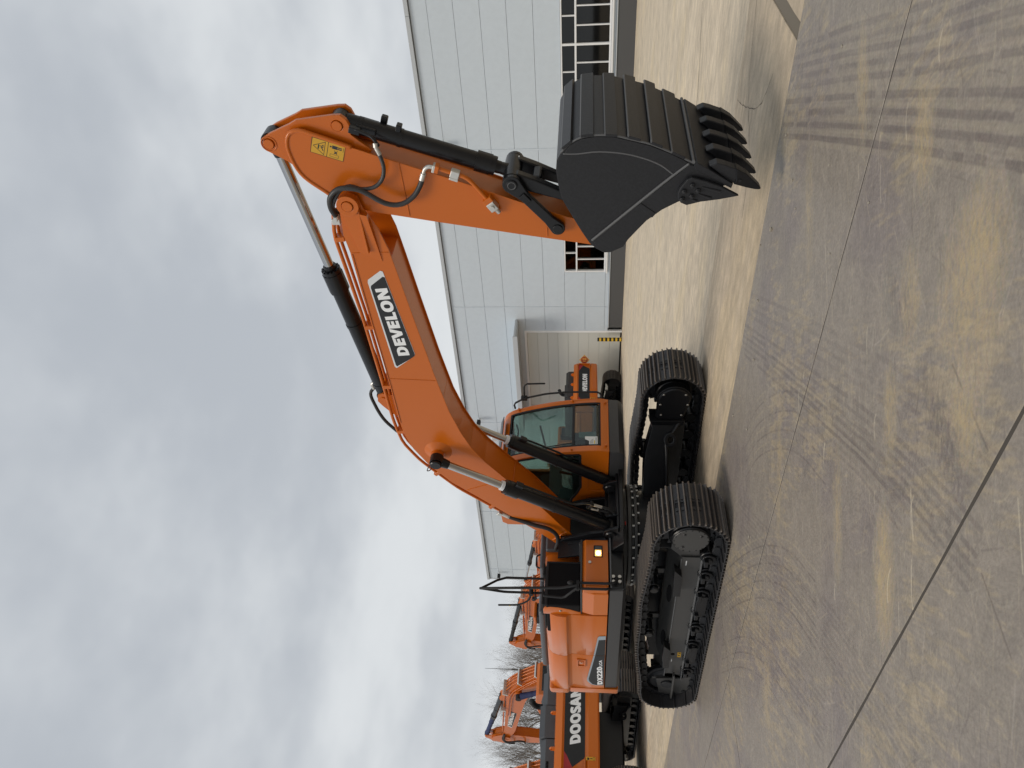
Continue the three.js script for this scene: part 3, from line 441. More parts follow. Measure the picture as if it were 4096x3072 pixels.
    if (detail && s > 0) decalPoly('safety_label', [[-1.078, 0.279], [-0.945, 0.282], [-0.944, 0.331], [-1.078, 0.328]], 900, g => { g.fillStyle = '#d6a41a'; g.fillRect(-2, 0, 3, 1); g.fillStyle = '#221d10'; g.fillRect(-1.045, 0.29, 0.022, 0.03); g.fillRect(-1.012, 0.281, 0.003, 0.05); g.beginPath(); g.moveTo(-0.99, 0.29); g.lineTo(-0.955, 0.29); g.lineTo(-0.97, 0.322); g.fill(); }, f, zc + 0.0775);
    // final drive
    const sp = like('sprocket', gearGeo, M.chain, f); sp.position.set(1.80, 0.435, zc);
    const fd = mk('final_drive', [disc(1.80, 0.43, -0.2, 0.16, 0.235, 0.02), disc(1.80, 0.425, 0.15, 0.20, 0.216, 0.012)], M.black, f);
    const cov = mk('drive_cover', disc(1.80, 0.422, 0.2, 0.213, 0.203, 0.006), M.frame, fd);
    if (detail) { for (let i = 0; i < 16; i++) { const a = i / 16 * 2 * Math.PI; const b = mk('cover_bolt', bevelZ(1.80 + 0.19 * Math.cos(a), 0.422 + 0.19 * Math.sin(a), ...Z(0.2125, 0.218), 0.0085, 0.002, 6), M.matt, fd); } for (const a of [0.6, 2.5, 5.4]) mk('drain_plug', bevelZ(1.80 + 0.14 * Math.cos(a), 0.422 + 0.14 * Math.sin(a), ...Z(0.2125, 0.221), 0.018, 0.003, 6), M.black, fd); }
    // travel motor cover on the inner side
    const D = []; for (let i = 0; i <= 14; i++) { const a = -1.25 + 2.5 * i / 14; D.push([1.81 + 0.245 * Math.cos(a), 0.425 + 0.225 * Math.sin(a)]); } D.push([1.52, 0.64], [1.50, 0.62], [1.50, 0.30], [1.53, 0.285]);
    const mc = mk('motor_cover', [pl(D, -0.36, -0.2, 0.014), pl(inset(D, -0.018), -0.33, -0.31, 0.006)], M.black, f);
    for (const [x, y] of [[1.96, 0.575], [1.96, 0.285], [1.78, 0.61], [1.78, 0.245], [1.585, 0.59], [1.585, 0.315]]) mk('cover_bolt', bevelZ(x, y, ...Z(-0.372, -0.358), 0.015, 0.004, 8), M.steel, mc);
    mk('motor_plate', pl([[1.42, 0.275], [1.50, 0.275], [1.50, 0.74], [1.42, 0.70]], -0.40, -0.15, 0.006), M.black, f);
  }
  // X-shaped centre frame
  const legOut = [[0, 0.275], [0.035, 0.327], [0.115, 0.371], [0.163, 0.40], [0.212, 0.46], [0.325, 0.495], [0.438, 0.485], [0.76, 0.48], [1.25, 0.47], [1.25, 0.80], [0.769, 0.798], [0.605, 0.793], [0.442, 0.779], [0.28, 0.74], [0.119, 0.697], [0.04, 0.71], [0, 0.735]];
  const legs = [], eyes = [];
  for (const [sx, sz] of [[1, -1], [1, 1], [-1, -1], [-1, 1]]) {
    const A = V(sx * 1.47, 0, sz * 0.85), B = V(sx * 0.45, 0, sz * 0.2), d = B.clone().sub(A), L = d.length(); d.normalize(); const n = V(-d.z, 0, d.x).multiplyScalar(1);
    const outw = n.dot(V(sx, 0, 0)) > 0 ? 1 : -1;
    const m = new THREE.Matrix4().makeBasis(d, Y, V(d.z * -1, 0, d.x).clone()).setPosition(A);
    // basis (d, up, d x up)
    const w = d.clone().cross(Y); m.makeBasis(d, Y, w).setPosition(A); const front = w.dot(V(sx, 0, 0)) > 0;
    const g = front ? ext(legOut, -0.34, 0, 0.008) : ext(legOut, 0, 0.34, 0.008); legs.push(g.applyMatrix4(m));
    const ring = ext(circle(0.27, 0.46, 0.105, 20), front ? 0.0 : -0.06, front ? 0.06 : 0.0, 0.014, [circle(0.27, 0.46, 0.042, 14)]); eyes.push(ring.scale(1, 0.85, 1).translate(0, 0.06, 0).applyMatrix4(m)); legs.push(tube(legOut.slice(0, 9).map(p => [p[0], p[1] + 0.01, front ? 0.02 : -0.02]), 0.026, 8, 3).applyMatrix4(m));
  }
  const xf = mk('centre_frame', [...legs, zring(0, 0.62, 0.42, 0.90)], M.black, ex);
  for (const e of eyes) mk('towing_eye', e, M.black, xf);
  const sb = mk('swing_bearing', [zring(0, 0.70, 0.905, 0.955), zring(0, 0.66, 0.955, 0.985), zring(0, 0.71, 0.985, 1.04), zring(0, 0.64, 1.04, 1.11)], M.frame, ex);
  if (detail) for (const [R, y, n] of [[0.695, 0.965, 30], [0.695, 0.895, 30]]) for (let i = 0; i < n; i++) { const a = i / n * 2 * Math.PI + (y > 0.95 ? 0.05 : 0); const m = like('bearing_bolt', hexGeo, M.steel, sb); m.position.set(R * Math.cos(a), y, R * Math.sin(a)); }
}
function zring(x, r, y0, y1) { return bevelZ(0, 0, 0, y1 - y0, r, 0.008, 48).rotateX(-Math.PI / 2).translate(x, y0, 0); }
const hexGeo = new THREE.CylinderGeometry(0.016, 0.016, 0.03, 6);

// ---- the working equipment; every outline was measured on the machine, in metres
const boomTop = [[5.43, 3.91], [5.28, 3.925], [5.08, 3.903], [4.64, 3.893], [4.2, 3.876], [3.64, 3.85], [3.2, 3.843], [2.65, 3.838], [2.38, 3.812], [2.13, 3.745], [1.8, 3.585], [1.464, 3.345], [1.189, 3.062], [0.845, 2.722], [0.4, 2.281], [0.184, 2.09], [0.06, 1.985]];
const boomBot = [[0.03, 1.87], [0.08, 1.785], [0.16, 1.755], [0.356, 1.806], [0.558, 1.95], [0.782, 2.085], [1.114, 2.295], [1.563, 2.635], [1.886, 2.862], [2.149, 3.008], [2.445, 3.113], [2.819, 3.208], [3.163, 3.262], [3.448, 3.305], [4.233, 3.405], [4.813, 3.476], [5.112, 3.515]];
const BC = 0.04, BW = 0.21;                                         // boom centre line and half width
const boomTip = [[5.35, 3.575], [5.58, 3.675], [5.70, 3.70], [5.75, 3.79], [5.71, 3.87], [5.62, 3.90]];
const boomOut = [...boomTop, ...boomBot, ...boomTip];
function boomParts(full) {
  const core = inset([...boomTop.slice(2), ...boomBot.slice(0, -1), [5.0, 3.50]], 0.022);
  const g = [ext(core, BC - BW + 0.012, BC + BW - 0.012)];
  for (const [a, b] of [[BC + BW - 0.014, BC + BW], [BC - BW, BC - BW + 0.014]]) g.push(ext(boomOut, a, b, 0.003, [], 1));
  return g;
}
function cylinderPart(ex, name, a, b, split, rb, rrod, up, matB = M.black, gland = 0.19) { // a: barrel end, b: rod end
  const d = b.clone().sub(a), L = d.length(), u = d.clone().normalize(), P = t => a.clone().addScaledVector(u, t);
  const eye = (p, r, w) => zrod(p.x, p.y, p.z - w, p.z + w, r, 24);
  const c = mk(name, [rod(P(rb * 0.7), P(split - 0.02), rb, rb, 28), rod(P(split - gland), P(split - 0.03), rb * 1.22, rb * 1.22, 10), rod(P(split - 0.03), P(split + 0.015), rb * 1.12, rb * 1.12, 28), rod(P(split + 0.015), P(split + 0.06), rrod * 1.35, rrod * 1.3, 24), eye(a, rb * 1.05, 0.055), rod(P(0.16), P(0.2), rb * 1.05, rb * 1.05, 28), rod(P(L * 0.33), P(L * 0.33 + 0.035), rb * 1.07, rb * 1.07, 28)], matB, ex);
  mk('piston_rod', [rod(P(split), P(L - 0.05), rrod, rrod, 28)], M.chrome, c);
  mk('rod_eye', [eye(b, rrod * 1.7, 0.055), rod(P(L - 0.16), P(L - 0.02), rrod * 1.15, rrod * 1.5, 20)], matB, c);
  return c;
}
const armSide = [[6.16, 3.68], [6.06, 3.43], [5.79, 2.72], [5.60, 2.26], [5.42, 1.80], [5.36, 1.60], [5.30, 1.40], [5.22, 1.36], [5.13, 1.40], [5.10, 1.52], [5.225, 2.19], [5.384, 3.01], [5.50, 3.58], [5.56, 3.80], [5.695, 3.969], [5.905, 4.18], [6.09, 4.235], [6.21, 4.235], [6.30, 4.19], [6.325, 4.10], [6.28, 3.97]];
const armLug = [[6.10, 4.43], [6.015, 4.30], [5.72, 4.0], [5.9, 3.7], [6.10, 3.50], [6.19, 3.60], [6.25, 3.66], [6.33, 3.655], [6.39, 3.675], [6.43, 3.72], [6.43, 3.79], [6.395, 4.12], [6.36, 4.19], [6.28, 4.39], [6.245, 4.455], [6.18, 4.485], [6.12, 4.465]];
const bucketOut = [[5.337, 1.524], [5.40, 1.585], [5.52, 1.655], [5.745, 1.772], [5.85, 1.822], [5.98, 1.85], [6.11, 1.866], [6.20, 1.858], [6.273, 1.822], [6.345, 1.755], [6.398, 1.66], [6.413, 1.545], [6.405, 1.40], [6.37, 1.265], [6.325, 1.11], [6.25, 0.945], [6.195, 0.84], [6.141, 0.735], [6.04, 0.585], [5.955, 0.475]];
const bucketOpen = [[5.925, 0.53], [5.87, 0.67], [5.803, 0.854], [5.73, 0.979], [5.623, 1.104], [5.52, 1.185], [5.433, 1.25], [5.359, 1.29], [5.302, 1.40], [5.295, 1.46]];
// ================================================================ THE EXCAVATOR
{
  const ex = thing('excavator', 'large orange crawler excavator with raised boom and black bucket, standing alone on dark concrete', 'excavator');
  undercarriage(ex, true);
  const up = (name, geos, mat, uv) => { const m = mk(name, geos, mat, ex, uv); m.rotation.y = -PHI; return m; };

  // ---- deck and house
  const deck = up('deck_frame', [box(-2.15, 0.70, 1.115, 1.30, -1.28, 1.27, 0.02), box(0.6, 1.02, 1.11, 1.165, -0.46, 0.56, 0.01), box(0.5, 0.93, 1.165, 1.2, -0.4, 0.5, 0.01), ext([[0.70, 1.12], [0.93, 1.12], [0.70, 1.30]], 0.45, 0.75, 0.01), ext([[0.70, 1.12], [0.93, 1.12], [0.70, 1.30]], -0.66, -0.37, 0.01)], M.black);
  mk('front_rail', rod(V(0.74, 1.285, 0.5), V(0.74, 1.285, 1.28), 0.013, 0.013, 10), M.weld, deck);
  for (const [y, z] of [[1.255, 1.12], [1.255, 1.19], [1.175, 1.12], [1.175, 1.19]]) mk('rail_bolt', new THREE.CylinderGeometry(0.02, 0.022, 0.03, 12).rotateZ(Math.PI / 2).translate(0.715, y, z), M.steel, deck);
  const grease = mk('grease_line', [tube([[0.705, 1.075, 0.33], [0.66, 1.06, 0.55], [0.60, 1.055, 0.75]], 0.006)], M.rubber, deck);
  mk('grease_nipple', [rod(V(0.715, 1.077, 0.28), V(0.71, 1.077, 0.33), 0.011, 0.009, 10)], M.red, grease);
  const skirt = up('side_skirt', [alongX([[1.05, 1.10], [1.26, 1.095], [1.30, 1.135], [1.305, 1.30], [1.05, 1.30]], -2.16, 0.685, 0.012)], M.skirt);
  // tool box with work lamp
  const tb = up('tool_box', [ext([[0.07, 1.318], [0.748, 1.318], [0.748, 1.60], [0.715, 1.642], [0.07, 1.642]], 0.60, 1.20, 0.008), alongX([[1.18, 1.318], [1.315, 1.318], [1.32, 1.50], [1.285, 1.642], [1.18, 1.642]].map(p => p), 0.07, 0.62, 0.02), ext([[0.60, 1.318], [0.748, 1.318], [0.748, 1.60], [0.715, 1.642], [0.60, 1.642]], 1.18, 1.305, 0.02)], M.hood);
  mk('step_plate', [box(0.05, 0.735, 1.645, 1.668, 0.59, 1.29, 0.008), box(0.30, 0.72, 1.668, 1.69, 0.62, 0.66, 0.006)], M.skirt, tb);
  mk('box_lock', new THREE.CylinderGeometry(0.019, 0.019, 0.02, 16).rotateZ(Math.PI / 2).translate(0.752, 1.55, 0.94), M.steel, tb);
  const lf = mk('work_lamp', [box(0.742, 0.756, 1.386, 1.40, 0.688, 0.862, 0.003), box(0.742, 0.756, 1.486, 1.50, 0.688, 0.862, 0.003), box(0.742, 0.756, 1.40, 1.486, 0.688, 0.70, 0.003), box(0.742, 0.756, 1.40, 1.486, 0.85, 0.862, 0.003), box(0.743, 0.752, 1.398, 1.488, 0.698, 0.852)], M.matt, tb);
  mk('reflector', box(0.7515, 0.754, 1.40, 1.486, 0.70, 0.75), M.greyHood, lf);
  mk('lamp_lens', box(0.7515, 0.7545, 1.402, 1.484, 0.755, 0.848, 0.001), std(0xd8b070, 0.3, { emissive: new THREE.Color(1.0, 0.50, 0.12), emissiveIntensity: 1.5 }), lf);
  mk('bulb', [new THREE.SphereGeometry(0.033, 20, 14).scale(0.3, 1, 1.1).translate(0.754, 1.441, 0.802)], std(0xfff1c8, 0.4, { emissive: new THREE.Color(1.0, 0.70, 0.30), emissiveIntensity: 5 }), lf);
  const lampLight = new THREE.SpotLight(0xffd9a0, 0.9, 7, 0.9, 0.8, 2); lampLight.castShadow = true; lampLight.position.set(0.80, 1.443, 0.795).applyAxisAngle(Y, -PHI); lampLight.target.position.set(5, 2.2, 1.0); lampLight.shadow.radius = 2; scene.add(lampLight, lampLight.target);
  // fuel tank
  const tank = up('fuel_tank', [box(-0.45, 0.27, 1.67, 2.118, 0.655, 1.295, 0.02)], M.grille);
  mk('tank_rim', [box(0.262, 0.28, 2.095, 2.125, 0.65, 1.30, 0.005), box(0.262, 0.28, 1.66, 2.095, 0.65, 0.672, 0.005), box(-0.4, 0.24, 2.122, 2.145, 0.7, 1.28, 0.006)], M.matt, tank);
  const trd = up('tank_tread', [box(-0.05, 0.24, 2.148, 2.175, 0.66, 0.84, 0.006), box(-0.05, 0.24, 2.148, 2.175, 1.05, 1.27, 0.006)], M.matt);
  // hood sides and tail
  const sec = [[0.35, 1.318], [1.312, 1.318], [1.318, 1.55], [1.305, 1.79], [1.318, 1.825], [1.342, 1.855], [1.345, 1.90], [1.335, 1.98], [1.305, 2.06], [1.25, 2.115], [1.17, 2.142], [0.35, 2.16]];
  const hoodF = up('hood_panel', [toCreasedNormals(alongX(sec, -1.068, 0.05, 0.004), 0.5), extSmooth([[0.04, 1.66], [0.10, 1.66], [0.17, 1.80], [0.215, 1.95], [0.225, 2.06], [0.20, 2.13], [0.13, 2.155], [0.04, 2.155]], 0.5, 1.30, 0.012)], M.hood);
  const hoodR = up('hood_panel', [toCreasedNormals(alongX(sec, -2.172, -1.074, 0.004), 0.5)], M.hood);
  mk('hood_latch', [box(-1.425, -1.205, 1.592, 1.612, 1.316, 1.334, 0.006), box(-1.425, -1.205, 1.70, 1.72, 1.312, 1.330, 0.006), box(-1.425, -1.405, 1.612, 1.70, 1.312, 1.331, 0.006), box(-1.225, -1.205, 1.612, 1.70, 1.312, 1.331, 0.006), box(-1.36, -1.27, 1.625, 1.69, 1.315, 1.324, 0.004)], M.hood, hoodR);
  mk('latch_key', new THREE.CylinderGeometry(0.012, 0.012, 0.01, 12).rotateX(Math.PI / 2).translate(-1.31, 1.66, 1.327), M.steel, hoodR);
  mk('hood_screw', new THREE.SphereGeometry(0.016, 10, 8).translate(0.14, 1.93, 1.302), M.steel, hoodF);
  { // model badge printed over both doors
    const o1 = [[-0.484, 1.326], [-0.49, 1.418], [-0.53, 1.434], [-1.066, 1.485], [-1.066, 1.326]], o2 = [[-1.076, 1.326], [-1.076, 1.486], [-1.80, 1.572], [-1.88, 1.574], [-1.94, 1.555], [-2.02, 1.505], [-2.045, 1.45], [-2.05, 1.326]];
    const draw = g => { fillPoly(g, [[-0.4, 1.3], [-0.4, 1.7], [-2.2, 1.7], [-2.2, 1.3]], '#9aa5ae'); fillPoly(g, [[-0.585, 1.3], [-0.60, 1.418], [-1.07, 1.462], [-1.82, 1.548], [-1.91, 1.538], [-2.01, 1.49], [-2.035, 1.44], [-2.04, 1.3]], '#181b1e'); word(g, 'DX220', -2.02, 1.343, 0.028, 0.60, 0.072, '#eef0f1', 0.08, 12); word(g, 'LCA', -1.41, 1.358, 0.028, 0.20, 0.042, '#e6e9eb', 0.08, 6); g.strokeStyle = '#c8321e'; g.lineWidth = 0.009; g.beginPath(); g.moveTo(-1.885, 1.349); g.lineTo(-1.862, 1.374); g.stroke(); };
    const lift = (m) => { const p = m.geometry.attributes.position; for (let i = 0; i < p.count; i++) p.setZ(i, 1.3155 + 0.0065 * clamp((p.getY(i) - 1.318) / 0.232, 0, 1) * 1 + 0.004); p.needsUpdate = true; };
    lift(decalPoly('model_badge', o1, 520, draw, hoodF)); lift(decalPoly('model_badge', o2, 520, draw, hoodR));
  }
  const tail = (w, e) => { const o = [[-2.178, w - 0.005], [-2.30, w], [-2.38, w - 0.03], [-2.47, w - 0.12], [-2.58, w - 0.35], [-2.68, 0.6], [-2.72, 0]]; return [...o.map(([x, z]) => [x - e, z]), ...o.slice(0, -1).reverse().map(([x, z]) => [x - e, -z])]; };
  const vert = (pl, y0, y1, bev) => ext(pl.map(([x, z]) => [x, -z]), y0, y1, bev, [], 3).rotateX(-Math.PI / 2);
  up('counterweight', [toCreasedNormals(vert(tail(1.325, 0), 1.10, 1.835, 0.03), 0.6), toCreasedNormals(vert(tail(1.345, 0), 1.83, 2.14, 0.05), 0.6)], M.hood);
  const eng = up('engine_hood', [box(-2.0, -0.35, 2.15, 2.25, -0.55, 1.08, 0.05), box(-0.35, 0.02, 2.13, 2.24, -0.3, 0.62, 0.04), box(-2.15, 0.1, 1.31, 2.16, -1.3, 0.36, 0.03)], M.greyHood);
  mk('hood_handle', pipe([[-0.02, 2.235, 0.36], [-0.02, 2.29, 0.38], [-0.02, 2.29, 0.56], [-0.02, 2.235, 0.58]], 0.012, 0.03), M.matt, eng);
  const filt = up('air_precleaner', [box(-0.92, -0.72, 2.14, 2.30, 0.72, 0.95, 0.02)], M.matt); mk('cap', box(-0.93, -0.71, 2.295, 2.345, 0.71, 0.96, 0.02), M.orange, filt);
  up('hood_vent', [box(-1.25, -1.05, 2.15, 2.19, 0.75, 1.0, 0.01)], M.matt);

  // ---- handrails and mirror arm
  const r1 = 0.017;
  up('handrail', [pipe([[0.715, 1.22, 1.13], [0.745, 1.215, 1.17], [0.775, 1.23, 1.24], [0.79, 1.31, 1.262], [0.79, 1.69, 1.262]], r1, 0.05), pipe([[0.74, 1.305, 1.30], [0.775, 1.33, 1.335], [0.775, 1.69, 1.335]], r1, 0.04), box(0.755, 0.81, 1.684, 1.70, 1.235, 1.36, 0.004)], M.matt);
  up('handrail', [pipe([[0.782, 1.70, 1.30], [0.78, 1.76, 1.30], [0.735, 1.90, 1.31], [0.70, 2.24, 1.30], [0.665, 2.50, 1.29], [0.40, 2.98, 1.16], [0.30, 2.99, 1.10], [0.10, 2.70, 1.03], [0.08, 2.18, 1.02]], 0.0175, 0.06), pipe([[0.40, 2.97, 1.16], [0.18, 2.72, 0.86], [0.14, 2.18, 0.84]], 0.0165, 0.06), box(0.755, 0.80, 1.702, 1.716, 1.23, 1.36, 0.004), new THREE.SphereGeometry(0.028, 14, 10).scale(1, 1.5, 1).translate(0.80, 1.79, 1.27)], M.matt);
  up('grab_handle', [pipe([[0.775, 1.715, 1.335], [0.70, 1.80, 1.36], [0.60, 1.87, 1.37], [0.60, 2.12, 1.35]], 0.0155, 0.05)], M.matt);
  const mirr = up('mirror_arm', [pipe([[0.09, 2.33, 1.02], [0.02, 2.34, 1.03], [-0.06, 2.37, 1.06], [-0.13, 2.50, 1.09], [-0.15, 2.78, 1.09]], 0.013, 0.05), zrod(0.09, 2.33, 0.98, 1.06, 0.03), box(0.05, 0.13, 2.27, 2.285, 0.97, 1.07, 0.004)], M.matt); mk('yellow_band', rod(V(-0.143, 2.62, 1.09), V(-0.144, 2.64, 1.09), 0.0142, 0.0142, 12), M.yellow, mirr);

  // ---- boom foot brackets and pins
  const brk = [[-0.30, 1.30], [0.55, 1.30], [0.50, 1.55], [0.36, 1.90], [0.29, 1.98], [0.17, 2.01], [0.05, 1.97], [-0.03, 1.88], [-0.18, 1.66]];
  const bb = up('boom_bracket', [ext(brk, 0.30, 0.345, 0.006), ext(brk, -0.265, -0.22, 0.006), zrod(0.17, 1.855, 0.345, 0.40, 0.095), box(-0.3, 0.62, 1.30, 1.34, -0.3, 0.4, 0.01)], M.black);
  mk('foot_pin', [bevelZ(0.17, 1.855, 0.40, 0.425, 0.06), ext([[0.10, 1.82], [0.36, 1.78], [0.36, 1.84], [0.17, 1.915]], 0.40, 0.415, 0.004)], M.black, bb);
  for (const s of [0.42, -0.34]) up('cylinder_bracket', [ext([[0.45, 1.18], [0.95, 1.18], [0.90, 1.30], [0.86, 1.36], [0.78, 1.375], [0.70, 1.34], [0.60, 1.24]], s + 0.085, s + 0.125, 0.008), ext([[0.45, 1.18], [0.95, 1.18], [0.90, 1.30], [0.86, 1.36], [0.78, 1.375], [0.70, 1.34], [0.60, 1.24]], s - 0.125, s - 0.085, 0.008), bevelZ(0.785, 1.275, s - 0.145, s + 0.145, 0.075, 0.012)], M.black);
  up('front_panel', [ext([[0.46, 1.2], [0.50, 1.2], [0.30, 1.98], [0.27, 1.98]], 0.345, 0.60, 0.004), box(0.28, 0.30, 1.30, 1.95, -0.22, 0.30)], M.black);

  // ---- boom
  const boom = up('boom', boomParts(), M.orange);
  for (const s of [BC + BW, BC - BW - 0.075]) mk('tip_boss', ext(circle(5.64, 3.79, 0.104, 40), s, s + 0.075, 0.005, [circle(5.64, 3.79, 0.0545, 32)]), M.orange, boom);
  mk('tip_gusset', [ext([[5.56, 3.70], [5.62, 3.72], [5.12, 3.72], [5.10, 3.70]].map(p => p), BC + BW, BC + BW + 0.05, 0.006), toCreasedNormals(gusset([[5.60, 3.88], [5.08, 3.80], [4.98, 3.60], [5.52, 3.64]], BC + BW, 0.05, 0.006), 0.4)], M.orange, boom);
  mk('boom_arm_pin', bevelZ(5.64, 3.79, BC - BW - 0.085, BC + BW + 0.085, 0.05, 0.004), M.orange, boom);
  mk('foot_boss', [zrod(0.165, 1.86, BC - 0.255, BC + 0.255, 0.115)], M.orange, boom);
  mk('cylinder_boss', [toCreasedNormals(new THREE.CylinderGeometry(0.085, 0.175, 0.05, 32).rotateX(Math.PI / 2), 0.5).translate(2.10, 3.435, BC + BW + 0.024), toCreasedNormals(new THREE.CylinderGeometry(0.175, 0.085, 0.05, 32).rotateX(Math.PI / 2), 0.5).translate(2.10, 3.435, BC - BW - 0.024), zrod(2.10, 3.435, BC - 0.33, BC + 0.33, 0.075)], M.orange, boom);
  const seamW = (pts, r = 0.006) => tube(pts.map(p => [p[0], p[1], BC + BW + 0.001]), r, 6, 4);
  mk('weld_seam', [seamW([[5.075, 3.885], [5.08, 3.53]]), seamW([[3.36, 3.82], [3.33, 3.31]]), seamW([[1.31, 3.15], [1.53, 2.66]], 0.008), seamW([[0.20, 2.06], [0.40, 1.87]], 0.01)], M.orange, boom);
  mk('lower_seam', [rod(V(1.42, 2.545, BC - BW + 0.02), V(1.42, 2.545, BC + BW - 0.02), 0.006, 0.006, 6), rod(V(3.0, 3.262, BC - BW + 0.02), V(3.0, 3.262, BC + BW - 0.02), 0.006, 0.006, 6)], M.orange, boom);
  decalPoly('maker_badge', [[3.53, 3.712], [3.555, 3.73], [4.72, 3.80], [4.755, 3.792], [4.865, 3.645], [4.855, 3.622], [3.74, 3.472], [3.71, 3.485]], 760, g => {
    fillPoly(g, [[3, 3], [6, 3], [6, 5], [3, 5]], '#d8dcdf'); fillPoly(g, [[3.556, 3.702], [3.575, 3.713], [4.655, 3.782], [4.68, 3.775], [4.792, 3.635], [4.785, 3.615], [3.735, 3.474], [3.70, 3.49]], '#1a1d20'); word(g, 'DEVELON', 3.715, 3.537, 0.092, 0.95, 0.118, '#eceff1', 0, 14);
  }, boom, BC + BW + 0.0035);
  // hydraulic lines on the boom's back
  const back = (o, z) => [[5.50, 3.965 + o, z], [5.30, 4.005 + o, z], [5.20, 4.012 + o, z], [4.85, 3.985 + o, z], [4.2, 3.945 + o, z], [3.3, 3.918 + o, z], [2.60, 3.905 + o, z], [2.20, 3.86 + o, z], [1.85, 3.69 + o, z], [1.293, 3.27 + o, z], [1.0, 2.96 + o, z], [0.74, 2.69 + o, z]];
  mk('hydraulic_pipe', pipe(back(0.02, 0.20), 0.019, 0.1), M.orange, boom); mk('hydraulic_pipe', pipe(back(0.0, 0.13), 0.017, 0.1), M.orange, boom); mk('hydraulic_pipe', pipe(back(0.0, -0.10), 0.017, 0.1), M.orange, boom);
  for (const [x, y, a] of [[5.22, 3.97, 0.1], [4.1, 3.91, 0.04], [3.20, 3.885, 0.02], [2.42, 3.85, 0.15], [0.92, 2.86, 0.8], [1.62, 3.51, 0.7]]) { const c = mk('pipe_clamp', [box(-0.025, 0.025, -0.04, 0.055, -0.15, 0.235, 0.006).rotateZ(a).translate(x, y, 0)], M.orange, boom); mk('clamp_bolt', [box(-0.02, 0.02, 0.045, 0.075, 0.15, 0.19, 0.004).rotateZ(a).translate(x, y, 0)], M.zinc, c); }
  mk('boom_edge_line', [pipe([[5.06, 3.885, BC + BW + 0.004], [4.2, 3.862, BC + BW + 0.004], [3.2, 3.83, BC + BW + 0.004], [2.62, 3.822, BC + BW + 0.004]], 0.005, 0.05, 6)], M.orange, boom);

  // ---- boom cylinders
  for (const s of [0.42, -0.34]) {
    const c = cylinderPart(ex, 'boom_cylinder', V(0.785, 1.275, s), V(2.12, 3.43, s), 1.58, 0.082, 0.046); c.rotation.y = -PHI;
    const u = V(2.12 - 0.785, 3.43 - 1.275, 0).normalize(), n = V(u.y, -u.x, 0), at = (t, o, z) => { const p = V(0.785, 1.275, s).addScaledVector(u, t).addScaledVector(n, o); return [p.x, p.y, p.z + z]; };
    mk('feed_pipe', [pipe([at(1.46, 0.09, -0.03), at(1.38, 0.115, -0.03), at(0.62, 0.115, -0.035), at(0.54, 0.20, -0.05), at(0.44, 0.22, -0.06)], 0.015, 0.05), tube([at(0.12, 0.07, -0.06), at(0.22, 0.12, -0.05), at(0.36, 0.17, -0.06), at(0.46, 0.14, -0.05)], 0.014)], M.black, c);
    mk('pipe_clamp', box(-0.022, 0.022, -0.06, 0.06, -0.05, 0.02, 0.008).rotateZ(1.02).translate(...at(0.43, 0.17, -0.06)), M.black, c); mk('port_block', box(-0.05, 0.05, -0.05, 0.05, -0.04, 0.03, 0.01).rotateZ(1.02).translate(...at(1.44, 0.10, 0)), M.black, c);
    mk('hose_fitting', [rod(V(...at(0.40, 0.21, -0.07)), V(...at(0.28, 0.215, -0.08)), 0.02, 0.02, 10), rod(V(...at(0.40, 0.15, -0.05)), V(...at(0.30, 0.16, -0.06)), 0.02, 0.02, 10)], M.zinc, c);
    mk('hose', [tube([at(0.30, 0.215, -0.08), at(0.14, 0.21, -0.10), at(0.0, 0.13, -0.14), at(-0.05, -0.05, -0.16)], 0.017), tube([at(0.30, 0.16, -0.06), at(0.14, 0.155, -0.09), at(0.02, 0.08, -0.12), at(-0.05, -0.05, -0.14)], 0.017)], M.rubber, c);
    mk('rating_sticker', rod(V(0.785, 1.275, s).addScaledVector(u, 1.605), V(0.785, 1.275, s).addScaledVector(u, 1.645), 0.0635, 0.0635, 24), M.white, c);
    mk('pin_cap', [bevelZ(2.12, 3.43, s + 0.055, s + 0.09, 0.07, 0.01), zrod(2.12, 3.43, s - 0.055, s + 0.055, 0.082)], M.black, c);
  }
  up('grease_hose', [tube([[2.12, 3.51, 0.50], [1.98, 3.56, 0.47], [1.87, 3.545, 0.36], [1.82, 3.58, 0.24]], 0.006)], M.rubber);
  const fh = up('boom_foot_hose', [tube([[0.72, 2.66, 0.24], [0.66, 2.50, 0.26], [0.60, 2.30, 0.29], [0.53, 2.11, 0.30], [0.42, 2.01, 0.31], [0.27, 1.985, 0.32], [0.08, 2.02, 0.33], [-0.10, 2.0, 0.34], [-0.2, 1.955, 0.36]], 0.028)], M.rubber);
  mk('hose_fitting', [rod(V(0.76, 2.74, 0.22), V(0.71, 2.64, 0.24), 0.031, 0.031, 14), box(-0.03, 0.03, -0.03, 0.03, -0.04, 0.04, 0.006).rotateZ(0.8).translate(0.78, 2.77, 0.22), rod(V(-0.17, 1.965, 0.355), V(-0.25, 1.935, 0.37), 0.03, 0.03, 12)], M.zinc, fh);

  // ---- arm cylinder on the boom's back
  up('cylinder_lug', [ext([[2.60, 3.83], [2.98, 3.84], [3.01, 3.99], [2.97, 4.06], [2.88, 4.075], [2.80, 4.03], [2.66, 3.93]], 0.115, 0.15, 0.006), ext([[2.60, 3.83], [2.98, 3.84], [3.01, 3.99], [2.97, 4.06], [2.88, 4.075], [2.80, 4.03], [2.66, 3.93]], -0.07, -0.035, 0.006), zrod(2.91, 4.0, -0.08, 0.16, 0.04)], M.orange);
  const ac = cylinderPart(ex, 'arm_cylinder', V(2.91, 4.0, BC), V(6.175, 4.415, BC), 1.83, 0.088, 0.05, 0, M.black, 0.26); ac.rotation.y = -PHI;
